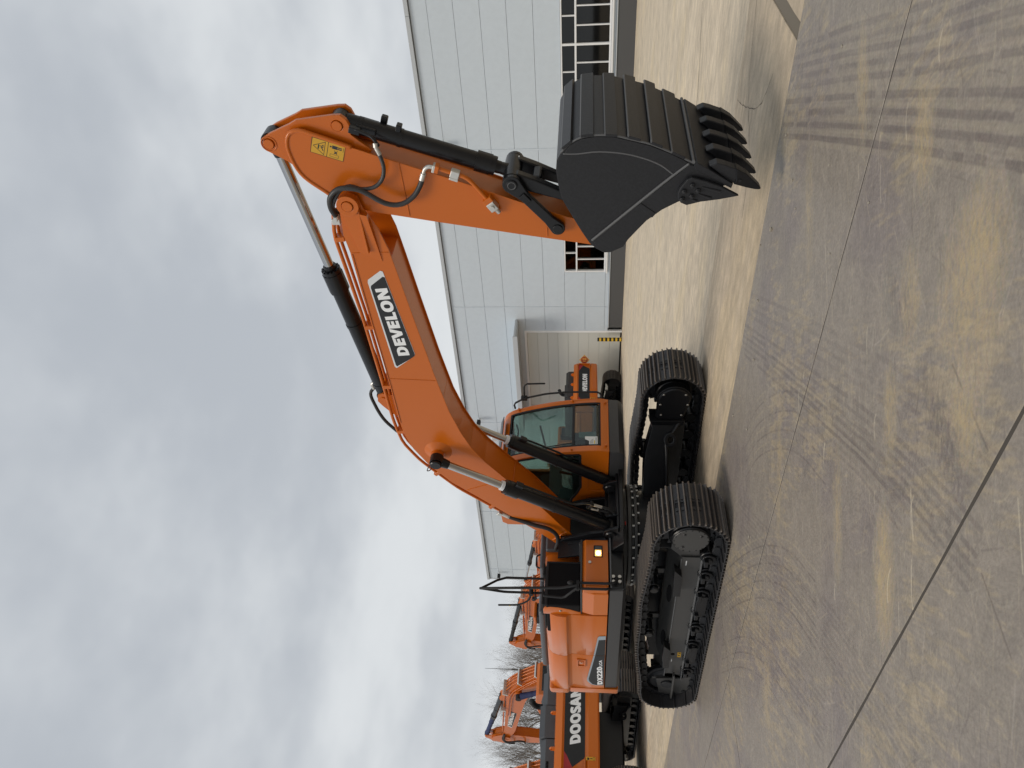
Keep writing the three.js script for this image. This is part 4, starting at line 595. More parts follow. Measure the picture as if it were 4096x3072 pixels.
  mk('gland_bolts', Array.from({ length: 14 }, (_, i) => { const a = i / 14 * 6.283, u = V(3.265, 0.415, 0).normalize(), n = V(-u.y, u.x, 0), p = V(2.91, 4.0, BC).addScaledVector(u, 1.825).addScaledVector(n, Math.cos(a) * 0.085).add(V(0, 0, Math.sin(a) * 0.085)); return rod(p, p.clone().addScaledVector(u, 0.03), 0.014, 0.014, 6); }), M.black, ac);
  mk('hose', [tube([[3.02, 4.10, 0.04], [2.93, 4.17, 0.06], [2.76, 4.14, 0.10], [2.55, 4.06, 0.14], [2.36, 3.93, 0.16]], 0.02), tube([[2.80, 4.06, -0.06], [2.62, 4.02, -0.06], [2.45, 3.92, -0.06]], 0.02)], M.rubber, ac);
  mk('elbow_fitting', [tube([[3.10, 4.09, 0.04], [3.06, 4.13, 0.04], [3.0, 4.12, 0.045]], 0.024)], M.zinc, ac);

  // ---- arm
  const arm = up('arm', [ext(inset(armSide, 0.018), BC - 0.152, BC + 0.152), ext(armSide, BC + 0.15, BC + 0.164, 0.004, [], 2), ext(armSide, BC - 0.164, BC - 0.15, 0.004, [], 2)], M.orange);
  for (const s of [BC + 0.075, BC - 0.115]) mk('arm_lug', ext(armLug, s, s + 0.04, 0.006, [circle(6.185, 4.42, 0.050, 26), circle(6.335, 3.765, 0.050, 26)]), M.orange, arm);
  { // weld ramp between lug plate and box side
    const a = armSide.slice(14).concat([armSide[0]]), P = a.map(p => [p[0], p[1], BC + 0.158]); mk('lug_weld', tube(P, 0.02, 8, 4), M.orange, arm);
  }
  mk('lug_pin', bevelZ(6.185, 4.42, BC - 0.12, BC + 0.128, 0.046, 0.004), M.orange, arm); mk('lug_pin', bevelZ(6.335, 3.765, BC - 0.12, BC + 0.126, 0.046, 0.004), M.orange, arm); mk('lug_collar', new THREE.TorusGeometry(0.068, 0.006, 6, 26).translate(6.185, 4.42, BC + 0.115), M.orange, arm);
  mk('spacer_bush', [zrod(6.185, 4.42, BC - 0.075, BC + 0.075, 0.085), zrod(6.335, 3.765, BC - 0.075, BC + 0.075, 0.075)], M.black, arm);
  mk('arm_seam', [tube([[6.0, 3.27, BC + 0.165], [5.46, 3.26, BC + 0.165]], 0.006, 6, 4), tube([[5.30, 1.98, BC + 0.165], [5.22, 1.98, BC + 0.165]], 0.006, 6, 4)], M.orange, arm);
  decalPoly('warning_label', [[6.1275, 4.043], [6.023, 3.768], [6.165, 3.717], [6.27, 3.992]], 2600, g => {
    g.translate(6.1275, 4.043); g.rotate(Math.atan2(3.768 - 4.043, 6.023 - 6.1275)); g.scale(1, 1); // local: u along the label, v across
    const L = 0.294, Hh = 0.151; g.fillStyle = '#1d1c14'; g.fillRect(-0.02, -0.02, 0.4, 0.3); g.fillStyle = '#cf9f2a'; g.fillRect(0.004, 0.004, 0.138, Hh - 0.008); g.fillRect(0.147, 0.004, 0.143, Hh - 0.008);
    g.strokeStyle = '#1b1d18'; g.lineWidth = 0.005; g.lineJoin = 'round'; g.beginPath(); g.moveTo(0.018, 0.075); g.lineTo(0.118, 0.012); g.lineTo(0.118, 0.138); g.closePath(); g.stroke();
    g.fillStyle = '#14301f'; g.fillRect(0.058, 0.055, 0.012, 0.042); g.lineWidth = 0.008; g.strokeStyle = '#20262c'; g.beginPath(); g.moveTo(0.084, 0.078); g.lineTo(0.10, 0.064); g.lineTo(0.108, 0.046); g.moveTo(0.094, 0.072); g.lineTo(0.108, 0.09); g.moveTo(0.086, 0.082); g.lineTo(0.105, 0.105); g.stroke(); g.beginPath(); g.arc(0.078, 0.088, 0.005, 0, 7); g.fill();
    g.fillStyle = '#22282e'; g.beginPath(); g.arc(0.168, 0.112, 0.0085, 0, 7); g.fill(); g.fillRect(0.18, 0.096, 0.045, 0.032); g.fillRect(0.225, 0.10, 0.042, 0.010); g.fillRect(0.225, 0.115, 0.042, 0.010);
    g.fillRect(0.205, 0.055, 0.026, 0.010); g.lineWidth = 0.006; g.beginPath(); g.moveTo(0.205, 0.085); g.lineTo(0.218, 0.06); g.lineTo(0.231, 0.085); g.moveTo(0.205, 0.05); g.lineTo(0.218, 0.072); g.lineTo(0.231, 0.05); g.stroke(); g.lineWidth = 0.003; g.strokeRect(0.172, 0.018, 0.075, 0.024); g.strokeRect(0.279, 0.09, 0.001, 0.04);
  }, arm, BC + 0.1675);

  // ---- bucket cylinder and linkage
  const A = V(6.335, 3.765, BC), B = V(5.80, 2.28, BC), bc = cylinderPart(ex, 'bucket_cylinder', A, B, 1.40, 0.078, 0.043, 0, M.black, 0.17); bc.rotation.y = -PHI;
  mk('feed_pipe', [pipe([[6.30, 3.60, 0.17], [6.26, 3.50, 0.185], [6.24, 3.46, 0.20], [6.18, 3.42, 0.22]], 0.016, 0.03), box(-0.03, 0.03, -0.05, 0.05, -0.04, 0.03, 0.008).rotateZ(-0.35).translate(6.29, 3.62, 0.15), box(-0.09, 0.09, -0.03, 0.03, -0.09, 0.09, 0.012).rotateZ(1.22).translate(6.27, 3.53, 0.04)], M.black, bc);
  mk('hose_clip', [box(-0.035, 0.05, -0.025, 0.025, -0.03, 0.04, 0.008).rotateZ(-0.35).translate(6.235, 3.26, 0.04)], M.black, bc); mk('hose_clip', [box(-0.04, 0.045, -0.03, 0.03, -0.03, 0.03, 0.012).rotateZ(-0.35).translate(6.29, 3.39, -0.02)], M.black, bc);
  mk('rating_sticker', rod(V(5.83, 2.365, BC).lerp(A, 0.055), V(5.83, 2.365, BC).lerp(A, 0.085), 0.0605, 0.0605, 20), M.white, bc);
  const lk = (z0, z1) => { const a = [5.795, 2.275], b = [5.335, 1.878], t = Math.atan2(b[1] - a[1], b[0] - a[0]), o = []; for (let i = 0; i <= 10; i++) { const q = t + Math.PI / 2 + Math.PI * i / 10; o.push([a[0] + 0.085 * Math.cos(q), a[1] + 0.085 * Math.sin(q)]); } const m = f => [a[0] + (b[0] - a[0]) * f, a[1] + (b[1] - a[1]) * f], nx = -Math.sin(t), ny = Math.cos(t); for (const f of [0.28, 0.8]) { const p = m(f); o.push([p[0] - nx * 0.047, p[1] - ny * 0.047]); } for (let i = 0; i <= 10; i++) { const q = t - Math.PI / 2 + Math.PI * i / 10; o.push([b[0] + 0.068 * Math.cos(q), b[1] + 0.068 * Math.sin(q)]); } for (const f of [0.8, 0.28]) { const p = m(f); o.push([p[0] + nx * 0.047, p[1] + ny * 0.047]); } return ext(o, z0, z1, 0.008); };
  for (const [z0, z1, s] of [[BC + 0.185, BC + 0.235, 1], [BC - 0.235, BC - 0.185, -1]]) { const l = up('side_link', [lk(z0, z1), ...(s > 0 ? [box(-0.05, 0.05, -0.03, 0.03, 0, 0.02, 0.004).rotateZ(0.7).translate(5.66, 2.16, z1 - 0.002)] : [])], M.black); mk('link_pin', [bevelZ(5.335, 1.878, s > 0 ? z1 : z0 - 0.012, s > 0 ? z1 + 0.012 : z0, 0.046, 0.004), bevelZ(5.795, 2.275, s > 0 ? z1 : z0 - 0.012, s > 0 ? z1 + 0.012 : z0, 0.052, 0.006)], M.black, l); if (s > 0) mk('pin_ring', [new THREE.TorusGeometry(0.034, 0.004, 6, 24).translate(5.795, 2.275, z1 + 0.012)], M.weld, l); }
  const hl = up('bucket_link', [zrod(5.80, 2.28, BC - 0.18, BC + 0.18, 0.082), zrod(5.62, 1.70, BC - 0.19, BC + 0.19, 0.07), ext([[5.86, 2.30], [5.72, 2.22], [5.56, 1.72], [5.60, 1.64], [5.69, 1.70], [5.70, 1.86], [5.80, 2.06], [5.87, 2.22]], BC + 0.09, BC + 0.175, 0.012), ext([[5.86, 2.30], [5.72, 2.22], [5.56, 1.72], [5.60, 1.64], [5.69, 1.70], [5.70, 1.86], [5.80, 2.06], [5.87, 2.22]], BC - 0.175, BC - 0.09, 0.012), box(5.70, 5.80, 2.02, 2.10, BC - 0.1, BC + 0.1, 0.02)], M.black);
  mk('grease_fitting', [zrod(5.86, 2.23, BC - 0.15, BC - 0.13, 0.012)], M.zinc, hl);

  // ---- auxiliary lines on the arm
  const hA = up('arm_hose', [ribbed([[5.49, 3.955, 0.24], [5.60, 3.965, 0.28], [5.72, 3.935, 0.32], [5.79, 3.885, 0.335], [5.83, 3.82, 0.335], [5.835, 3.74, 0.335], [5.815, 3.65, 0.33], [5.765, 3.57, 0.325], [5.70, 3.49, 0.32], [5.655, 3.42, 0.31], [5.635, 3.34, 0.30], [5.65, 3.255, 0.29], [5.71, 3.165, 0.27], [5.80, 3.10, 0.25], [5.87, 3.07, 0.24]], 0.0235, 0.011, 0.13)], M.hose);
  mk('hose_fitting', [rod(V(5.85, 3.08, 0.245), V(5.91, 3.055, 0.24), 0.026, 0.026, 14), tube([[5.90, 3.06, 0.24], [5.955, 3.035, 0.24], [5.975, 3.0, 0.24], [5.97, 2.965, 0.24]], 0.018), box(-0.035, 0.035, -0.012, 0.012, -0.035, 0.035, 0.004).rotateZ(-0.35).translate(5.965, 2.955, 0.24), rod(V(5.50, 3.955, 0.235), V(5.42, 3.965, 0.21), 0.03, 0.03, 14), box(-0.03, 0.03, -0.04, 0.04, -0.04, 0.04, 0.006).translate(5.42, 3.97, 0.2)], M.zinc, hA);
  const hB = up('arm_hose', [ribbed([[5.47, 3.93, 0.16], [5.58, 3.955, 0.25], [5.70, 3.90, 0.30], [5.80, 3.82, 0.305], [5.835, 3.73, 0.30], [5.80, 3.62, 0.295], [5.82, 3.50, 0.29], [5.89, 3.425, 0.28], [5.99, 3.395, 0.27], [6.08, 3.41, 0.25], [6.14, 3.435, 0.235]], 0.018, 0.011, 0.13)], M.hose);
  mk('hose_fitting', [rod(V(6.10, 3.415, 0.243), V(6.165, 3.44, 0.23), 0.02, 0.02, 12), rod(V(6.165, 3.44, 0.23), V(6.20, 3.44, 0.22), 0.024, 0.024, 8), rod(V(5.48, 3.93, 0.165), V(5.41, 3.945, 0.14), 0.024, 0.024, 12)], M.zinc, hB);
  const ap = up('arm_pipe', [pipe([[5.97, 2.95, 0.24], [5.945, 2.89, 0.24], [5.87, 2.69, 0.24], [5.82, 2.635, 0.24], [5.62, 2.50, 0.235]], 0.02, 0.05), box(-0.035, 0.035, -0.02, 0.02, -0.035, 0.035, 0.005).rotateZ(-0.35).translate(5.958, 2.93, 0.24)], M.orange);
  mk('pipe_clamp', [box(-0.04, 0.04, -0.035, 0.035, -0.035, 0.03, 0.006).rotateZ(1.2).translate(5.90, 2.775, 0.24), box(-0.04, 0.04, -0.012, 0.012, -0.035, 0.028, 0.004).rotateZ(1.2).translate(5.855, 2.79, 0.24)], M.zinc, ap);
  mk('shutoff_valve', [box(-0.045, 0.045, -0.04, 0.04, -0.03, 0.045, 0.008).rotateZ(0.6).translate(5.575, 2.465, 0.235), rod(V(5.545, 2.445, 0.235), V(5.495, 2.41, 0.235), 0.026, 0.022, 6), zrod(5.575, 2.465, 0.27, 0.30, 0.022, 6)], M.zinc, ap);
  mk('valve_flange', [box(-0.025, 0.03, -0.045, 0.045, -0.035, 0.035, 0.006).rotateZ(0.6).translate(5.625, 2.50, 0.232)], M.orange, ap);

  // ---- bucket
  const BH = 0.565, z0 = BC - BH, z1 = BC + BH;
  const inner = inset([...bucketOut, ...bucketOpen], 0.03).slice(0, bucketOut.length);
  const shell = [...bucketOut, ...inner.slice().reverse()];
  const bk = up('bucket', [toCreasedNormals(ext(shell, z0 + 0.004, z1 - 0.004), 0.5)], M.bucket);
  const sideOut = [...bucketOut, ...bucketOpen];
  for (const [a, b] of [[z1 - 0.022, z1], [z0, z0 + 0.022]]) mk('side_plate', ext(inset(sideOut, 0.004), a, b, 0.003), M.bucket, bk);
  for (const [a, b] of [[z1 - 0.004, z1 + 0.008], [z0 - 0.008, z0 + 0.004]]) { mk('wear_plate', ext([[6.262, 1.80], [6.34, 1.745], [6.39, 1.655], [6.405, 1.545], [6.397, 1.40], [6.362, 1.27], [6.317, 1.115], [6.243, 0.95], [6.185, 0.84], [6.15, 0.80], [6.06, 0.905], [6.15, 1.045], [6.235, 1.27], [6.268, 1.52], [6.256, 1.70]], a, b, 0.003), M.bucket, bk); mk('edge_plate', ext([[6.143, 0.79], [6.13, 0.745], [6.03, 0.59], [5.955, 0.49], [5.93, 0.53], [5.808, 0.854], [5.735, 0.98], [5.628, 1.106], [5.525, 1.187], [5.44, 1.252], [5.365, 1.292], [5.308, 1.40], [5.305, 1.45], [5.35, 1.515], [5.43, 1.555], [5.77, 1.20]], a, b, 0.003), M.bucket, bk); }
  const bead = (pts, z, r = 0.011) => tube(pts.map(p => [p[0], p[1], z]), r, 6, 4);
  mk('weld_bead', [bead([[5.44, 1.56], [5.78, 1.205], [6.055, 0.912], [6.148, 0.805]], z1 + 0.004, 0.013), bead([[6.266, 1.80], [6.262, 1.70], [6.277, 1.52], [6.243, 1.266], [6.154, 1.035], [6.06, 0.915]], z1 + 0.005, 0.007), bead(bucketOut.slice(8, 19), z1 - 0.002, 0.008)], M.weld, bk);
  mk('opening_step', ext([[5.772, 1.185], [5.80, 1.16], [5.70, 1.03], [5.66, 1.06]], z1 + 0.006, z1 + 0.014, 0.003), M.bucket, bk);
  // horizontal wear strips across the heel
  const S = [[6.307, 1.807, 6.368, 1.735], [6.408, 1.662, 6.417, 1.563], [6.411, 1.47, 6.405, 1.378], [6.392, 1.291, 6.363, 1.197], [6.338, 1.11, 6.299, 1.021], [6.25, 0.943, 6.199, 0.839]];
  for (const [xa, ya, xb, yb] of S) { const dx = xb - xa, dy = yb - ya, l = Math.hypot(dx, dy), nx = -dy / l, ny = dx / l; const st = mk('wear_strip', ext([[xa - nx * 0.006, ya - ny * 0.006], [xb - nx * 0.006, yb - ny * 0.006], [xb + nx * 0.017, yb + ny * 0.017], [xa + nx * 0.017, ya + ny * 0.017]], z0 - 0.012, z1 + 0.012, 0.002), M.bucket, bk); mk('strip_weld', rod(V(xa + nx * 0.008, ya + ny * 0.008, z0 - 0.005), V(xa + nx * 0.008, ya + ny * 0.008, z1 + 0.005), 0.010, 0.010, 6), M.weld, st); }
  const lip = mk('lip_plate', ext([[6.150, 0.762], [6.165, 0.735], [6.06, 0.572], [5.965, 0.43], [5.925, 0.44], [6.01, 0.585], [6.105, 0.745]], z0 - 0.014, z1 + 0.014, 0.006), M.bucket, bk);
  mk('lip_weld', rod(V(6.168, 0.765, z0 - 0.01), V(6.168, 0.765, z1 + 0.01), 0.014, 0.014, 8), M.weld, lip);
  // teeth: adapter welded over the lip, replaceable tip in front
  const adap = ext([[6.115, 0.63], [6.14, 0.575], [6.125, 0.52], [6.085, 0.415], [5.99, 0.40], [5.93, 0.445], [5.955, 0.50], [6.0, 0.49]], -0.046, 0.046, 0.008);
  const tipG = (() => { const g = ext([[6.092, 0.418], [6.035, 0.325], [5.962, 0.25], [5.917, 0.205], [5.897, 0.193], [5.888, 0.205], [5.893, 0.245], [5.915, 0.32], [5.95, 0.418], [5.99, 0.408]], -0.052, 0.052, 0.008), p = g.attributes.position; for (let i = 0; i < p.count; i++) { const t = clamp((0.42 - p.getY(i)) / 0.22, 0, 1); p.setZ(i, p.getZ(i) * (1 - 0.32 * t)); } g.computeVertexNormals(); return g; })();
  for (let i = 0; i < 5; i++) {
    const z = BC - 0.505 + i * 0.2525, t = mk('tooth_adapter', adap.clone().translate(0, 0, z), M.bucket, bk); mk('tooth_tip', tipG.clone().translate(0, 0, z), M.black, t);
    mk('tooth_pin', zrod(5.985, 0.375, z - 0.058, z + 0.058, 0.011, 8), M.matt, t);
  }
  for (const s of [1, -1]) { // side cutters
    const za = s > 0 ? z1 + 0.009 : z0 - 0.047, zb = za + 0.038; const sc = mk('side_cutter', ext([[6.035, 0.805], [6.052, 0.768], [6.01, 0.64], [5.962, 0.525], [5.876, 0.378], [5.845, 0.527], [5.825, 0.68], [5.795, 0.79], [5.82, 0.84], [5.862, 0.864], [5.908, 0.872], [5.96, 0.855]], za, zb, 0.008), M.bucket, bk);
    for (const [x, y] of [[5.985, 0.76], [5.935, 0.71], [5.93, 0.82], [5.885, 0.755], [5.86, 0.83]]) mk('cutter_bolt', [bevelZ(x, y, s > 0 ? zb - 0.002 : za - 0.022, s > 0 ? zb + 0.022 : za + 0.002, 0.022, 0.005, 6), bevelZ(x, y, s > 0 ? zb + 0.02 : za - 0.032, s > 0 ? zb + 0.032 : za - 0.02, 0.012, 0.003, 10)], M.bucket, sc);
    for (const [a, b] of [[[5.965, 0.68], [5.92, 0.53]], [[5.905, 0.71], [5.86, 0.60]], [[5.86, 0.77], [5.835, 0.71]]]) mk('cutter_rib', rod(V(...a, s > 0 ? zb : za), V(...b, s > 0 ? zb : za), 0.007, 0.014, 8), M.bucket, sc);
  }
  for (const s of [BC + 0.20, BC - 0.245]) mk('hinge_ear', ext([[5.70, 1.74], [5.66, 1.80], [5.60, 1.79], [5.42, 1.66], [5.20, 1.57], [5.13, 1.48], [5.17, 1.38], [5.28, 1.36], [5.40, 1.45], [5.60, 1.60]], s, s + 0.045, 0.008), M.bucket, bk);
  mk('hinge_pin', [zrod(5.23, 1.47, BC - 0.27, BC + 0.27, 0.045), zrod(5.62, 1.70, BC - 0.27, BC + 0.27, 0.045)], M.black, bk);

  // ---- cab
  const CZ0 = -1.345, CZ1 = -0.37;
  const prof = smooth([[1.385, 1.295], [1.41, 1.42], [1.402, 1.60], [1.38, 1.79], [1.335, 2.05], [1.27, 2.30], [1.19, 2.55], [1.13, 2.68], [1.05, 2.77], [0.94, 2.82]], 4).map(p => [p.x, p.y]);
  const strip = (y0, y1, t0, t1) => { const q = prof.filter(p => p[1] > y0 && p[1] < y1), at = y => { for (let i = 1; i < prof.length; i++) if (prof[i][1] >= y) { const a = prof[i - 1], b = prof[i], t = (y - a[1]) / (b[1] - a[1]); return [a[0] + (b[0] - a[0]) * t, y]; } return prof[prof.length - 1]; }; const m = [at(y0), ...q, at(y1)]; return [...m.map(p => [p[0] - t0, p[1]]), ...m.slice().reverse().map(p => [p[0] - t1, p[1] - 0.0])]; };
  const sideOutl = [...prof, [0.70, 2.865], [0.2, 2.89], [-0.30, 2.86], [-0.36, 2.78], [-0.37, 1.295]];
  const winR = [[1.30, 1.67], [1.325, 1.70], [1.30, 2.08], [1.18, 2.52], [1.10, 2.63], [0.98, 2.68], [0.1, 2.70], [-0.18, 2.66], [-0.22, 2.58], [-0.22, 1.92], [-0.16, 1.83], [0.30, 1.80], [0.45, 1.72], [0.60, 1.665]];
  const winL = [[1.25, 1.50], [1.30, 1.56], [1.28, 2.08], [1.16, 2.52], [1.06, 2.64], [0.95, 2.68], [0.1, 2.70], [-0.18, 2.66], [-0.22, 2.58], [-0.22, 1.92], [-0.16, 1.83], [0.30, 1.80], [0.42, 1.56], [0.48, 1.50]];
  const cab = up('cab', [ext(sideOutl, CZ1 - 0.05, CZ1, 0.008, [winR]), ext(sideOutl, CZ0, CZ0 + 0.05, 0.008, [winL]), ext(strip(1.30, 2.80, 0.0, 0.06), CZ0 + 0.045, CZ0 + 0.082), ext(strip(1.30, 2.80, 0.0, 0.06), CZ1 - 0.088, CZ1 - 0.045), ext(strip(1.296, 1.405, -0.002, 0.06), CZ0 + 0.04, CZ1 - 0.04), ext(strip(2.70, 2.815, -0.002, 0.06), CZ0 + 0.04, CZ1 - 0.04), ext([[0.96, 2.818], [0.70, 2.868], [0.2, 2.893], [-0.30, 2.863], [-0.34, 2.82], [0.90, 2.78]], CZ0 + 0.045, CZ1 - 0.045, 0.004), box(-0.37, -0.32, 1.30, 1.95, CZ0 + 0.045, CZ1 - 0.045), box(-0.37, -0.32, 2.70, 2.84, CZ0 + 0.045, CZ1 - 0.045), box(-0.37, -0.32, 1.94, 2.71, CZ0 + 0.045, CZ0 + 0.12), box(-0.37, -0.32, 1.94, 2.71, CZ1 - 0.12, CZ1 - 0.045)], M.hood);
  { // rounded corners of the front opening
    const fil = (y, z, sy, sz, r = 0.11) => { const o = []; for (let i = 0; i <= 6; i++) { const a = i / 6 * Math.PI / 2; o.push([z + sz * (r - r * Math.sin(a)), y + sy * (r - r * Math.cos(a))]); } o.push([z, y]); const x = y < 2 ? 1.40 : 1.135; const g = ext(o, -0.012, 0.012).rotateY(Math.PI / 2); const p = g.attributes.position; for (let i = 0; i < p.count; i++) p.setZ(i, -p.getZ(i)); const q = g.toNonIndexed ? clean(g) : g; q.computeVertexNormals(); return q.rotateZ(y < 2 ? 0 : 0.36).translate(0, 0, 0).translate(x - (y < 2 ? 0.012 : -y * Math.sin(0.36) * -1 * 0 + 0), 0, 0); };
    mk('front_corner', [fil(1.40, CZ0 + 0.08, 1, 1), fil(1.40, CZ1 - 0.085, 1, -1)], M.hood, cab);
  }
  for (const [y0, y1, m] of [[1.412, 1.762, M.tint], [1.798, 2.695, M.tint]]) mk('windshield', ext(strip(y0, y1, 0.02, 0.026), CZ0 + 0.086, CZ1 - 0.092), m, cab);
  mk('window_rubber', [ext(strip(1.405, 1.428, 0.002, 0.03), CZ0 + 0.083, CZ1 - 0.089), ext(strip(2.675, 2.70, 0.0, 0.03), CZ0 + 0.083, CZ1 - 0.089), ext(strip(1.762, 1.798, 0.004, 0.035), CZ0 + 0.083, CZ1 - 0.089), ext(strip(1.405, 2.70, 0.002, 0.03), CZ0 + 0.083, CZ0 + 0.108), ext(strip(1.405, 2.70, 0.002, 0.03), CZ1 - 0.114, CZ1 - 0.089)], M.matt, cab);
  mk('side_window', ext(inset(winR, -0.004), CZ1 - 0.03, CZ1 - 0.024), M.tint, cab); mk('side_window', ext(inset(winL, -0.004), CZ0 + 0.02, CZ0 + 0.026), M.glass, cab);
  mk('side_window_trim', [ext(inset(winR, -0.001), CZ1 - 0.012, CZ1 + 0.003, 0, [inset(winR, 0.03)])], M.matt, cab); mk('rear_window', box(-0.35, -0.344, 1.95, 2.70, CZ0 + 0.12, CZ1 - 0.12), M.glass, cab);
  mk('cab_base', [extSmooth([[1.385, 1.288], [1.375, 1.16], [1.33, 1.105], [1.25, 1.085], [-0.36, 1.09], [-0.36, 1.288]], CZ0 - 0.005, CZ1 + 0.004, 0.02)], M.skirt, cab);
  mk('cab_lining', ext(inset(sideOutl, 0.03), CZ1 - 0.058, CZ1 - 0.052, 0, [inset(winR, -0.012)]), M.seat, cab); mk('cab_lining', ext(inset(sideOutl, 0.03), CZ0 + 0.052, CZ0 + 0.058, 0, [inset(winL, -0.012)]), M.seat, cab);
  mk('rear_lining', [box(-0.315, -0.30, 1.33, 1.95, CZ0 + 0.06, CZ1 - 0.06), box(-0.315, -0.30, 1.95, 2.75, CZ0 + 0.06, CZ0 + 0.16), box(-0.315, -0.30, 1.95, 2.75, CZ1 - 0.16, CZ1 - 0.06)], M.seat, cab); mk('headliner', box(-0.28, 0.9, 2.755, 2.775, CZ0 + 0.06, CZ1 - 0.06, 0.004), M.greyHood, cab);
  mk('cab_floor', box(-0.31, 1.33, 1.30, 1.33, CZ0 + 0.06, CZ1 - 0.06), M.matt, cab);
  mk('cab_bolt', [[1.42, 1.335, CZ0 + 0.09], [1.42, 1.335, CZ1 - 0.09], [1.40, 1.80, CZ0 + 0.04], [1.20, 2.58, CZ0 + 0.04], [1.40, 1.80, CZ1 - 0.03]].map(p => new THREE.CylinderGeometry(0.015, 0.017, 0.03, 12).rotateZ(Math.PI / 2).translate(...p)), M.orange, cab);
  mk('panel_rib', [pipe([[0.92, 1.36, CZ1 + 0.001], [0.92, 1.58, CZ1 + 0.001], [0.52, 1.58, CZ1 + 0.001], [0.52, 1.36, CZ1 + 0.001]], 0.006, 0.05)], M.hood, cab);
  mk('rain_visor', [ext([[1.02, 2.82], [1.16, 2.79], [1.165, 2.80], [1.03, 2.845]], CZ0 + 0.15, CZ1 - 0.12, 0.003)], M.greyHood, cab);
  mk('roof_lamp', box(0.98, 1.08, 2.84, 2.90, -0.60, -0.47, 0.015), M.white, cab);
  // inside: seat under its shipping film, consoles, levers
  mk('seat', [box(0.05, 0.55, 1.62, 1.76, -1.08, -0.62, 0.05), box(-0.08, 0.08, 1.70, 2.32, -1.07, -0.63, 0.06).rotateZ(0.08).translate(0.12, 0, 0), box(-0.02, 0.08, 2.34, 2.52, -0.97, -0.73, 0.03), box(0.1, 0.5, 1.33, 1.62, -1.02, -0.68, 0.03)], M.seat, cab);
  { const g = new THREE.IcosahedronGeometry(0.2, 4), p = g.attributes.position; for (let i = 0; i < p.count; i++) { const k = 1 + 0.3 * fbm3(p.getX(i) * 6, p.getY(i) * 6, p.getZ(i) * 6, 4); p.setXYZ(i, p.getX(i) * k * 1.1, p.getY(i) * k * 0.6, p.getZ(i) * k * 0.85); } g.computeVertexNormals(); mk('shipping_film', g.translate(0.42, 1.84, -0.70), M.plastic, cab); }
  mk('console', [box(0.05, 0.75, 1.45, 1.80, -1.28, -1.13, 0.03), box(0.05, 0.78, 1.45, 1.80, -0.60, -0.46, 0.03), box(0.85, 1.0, 1.60, 1.83, -0.56, -0.44, 0.02)], M.seat, cab);
  mk('control_lever', [rod(V(0.68, 1.8, -1.2), V(0.74, 1.98, -1.2), 0.016, 0.022, 10), rod(V(0.68, 1.8, -0.53), V(0.74, 1.98, -0.53), 0.016, 0.022, 10), rod(V(1.0, 1.33, -0.95), V(0.92, 1.72, -0.95), 0.012, 0.012, 8), rod(V(1.0, 1.33, -0.78), V(0.92, 1.72, -0.78), 0.012, 0.012, 8)], M.matt, cab);
  mk('inner_rail', [pipe([[1.0, 2.62, -1.18], [1.0, 2.58, -1.05], [1.0, 2.60, -0.86]], 0.012, 0.04), pipe([[-0.25, 2.12, -1.24], [0.9, 2.28, -1.25]], 0.014)], M.greyHood, cab);
  mk('paper_bag', box(1.12, 1.14, 1.42, 1.66, -1.02, -0.92, 0.004).rotateX(0.05), std(lin(0.45, 0.58, 0.60), 0.8), cab);
  { const s = decalPoly('rating_sticker', [[-0.07, 0], [0.07, 0], [0.07, 0.17], [-0.07, 0.17]], 1400, g => { fillPoly(g, [[-1, -1], [1, -1], [1, 1], [-1, 1]], '#dfe0dc'); fillPoly(g, [[-0.07, 0.17], [0.02, 0.17], [-0.01, 0.115], [-0.07, 0.115]], '#20252a'); g.fillStyle = '#d8b81c'; g.fillRect(-0.06, 0.035, 0.06, 0.012); g.fillStyle = '#3a3a3a'; for (let i = 0; i < 7; i++) g.fillRect(-0.058 + 0.017 * i, 0.01, 0.007, 0.018); for (let i = 0; i < 4; i++) g.fillRect(-0.06, 0.06 + i * 0.012, 0.09 - 0.012 * i, 0.004); }, cab); s.rotation.y = Math.PI / 2; s.position.set(1.392, 1.45, -0.565); }
  mk('wiper', [rod(V(1.405, 1.80, -0.50), V(1.25, 2.42, -0.49), 0.008, 0.006, 8)], M.matt, cab);
  up('cab_guard_rail', [pipe([[1.16, 2.645, -1.37], [1.22, 2.665, -1.40], [1.34, 2.50, -1.40], [1.435, 2.18, -1.40], [1.475, 1.88, -1.40], [1.48, 1.43, -1.40], [1.43, 1.385, -1.38], [1.39, 1.38, -1.35]], 0.0145, 0.06)], M.matt);
  up('mirror_bracket', [pipe([[1.345, 2.50, -1.40], [1.57, 2.495, -1.41], [1.625, 2.47, -1.41], [1.635, 2.20, -1.41]], 0.0125, 0.05), box(1.31, 1.375, 2.46, 2.55, -1.43, -1.37, 0.008)], M.matt);
}
function gusset(q, z, h, t) { // wedge: full height at the first edge, dying out at the second
  const [a, b, c, d] = q, P = [a[0], a[1], z, b[0], b[1], z, c[0], c[1], z, d[0], d[1], z, a[0], a[1], z + h, b[0], b[1], z + t, c[0], c[1], z + t, d[0], d[1], z + h];
  const I = [4, 5, 6, 4, 6, 7, 0, 1, 5, 0, 5, 4, 1, 2, 6, 1, 6, 5, 2, 3, 7, 2, 7, 6, 3, 0, 4, 3, 4, 7];
  const g = new THREE.BufferGeometry(); g.setAttribute('position', new THREE.Float32BufferAttribute(P, 3)); g.setAttribute('uv', new THREE.Float32BufferAttribute(new Float32Array(16), 2)); g.setIndex(I); g.computeVertexNormals(); return g;
}
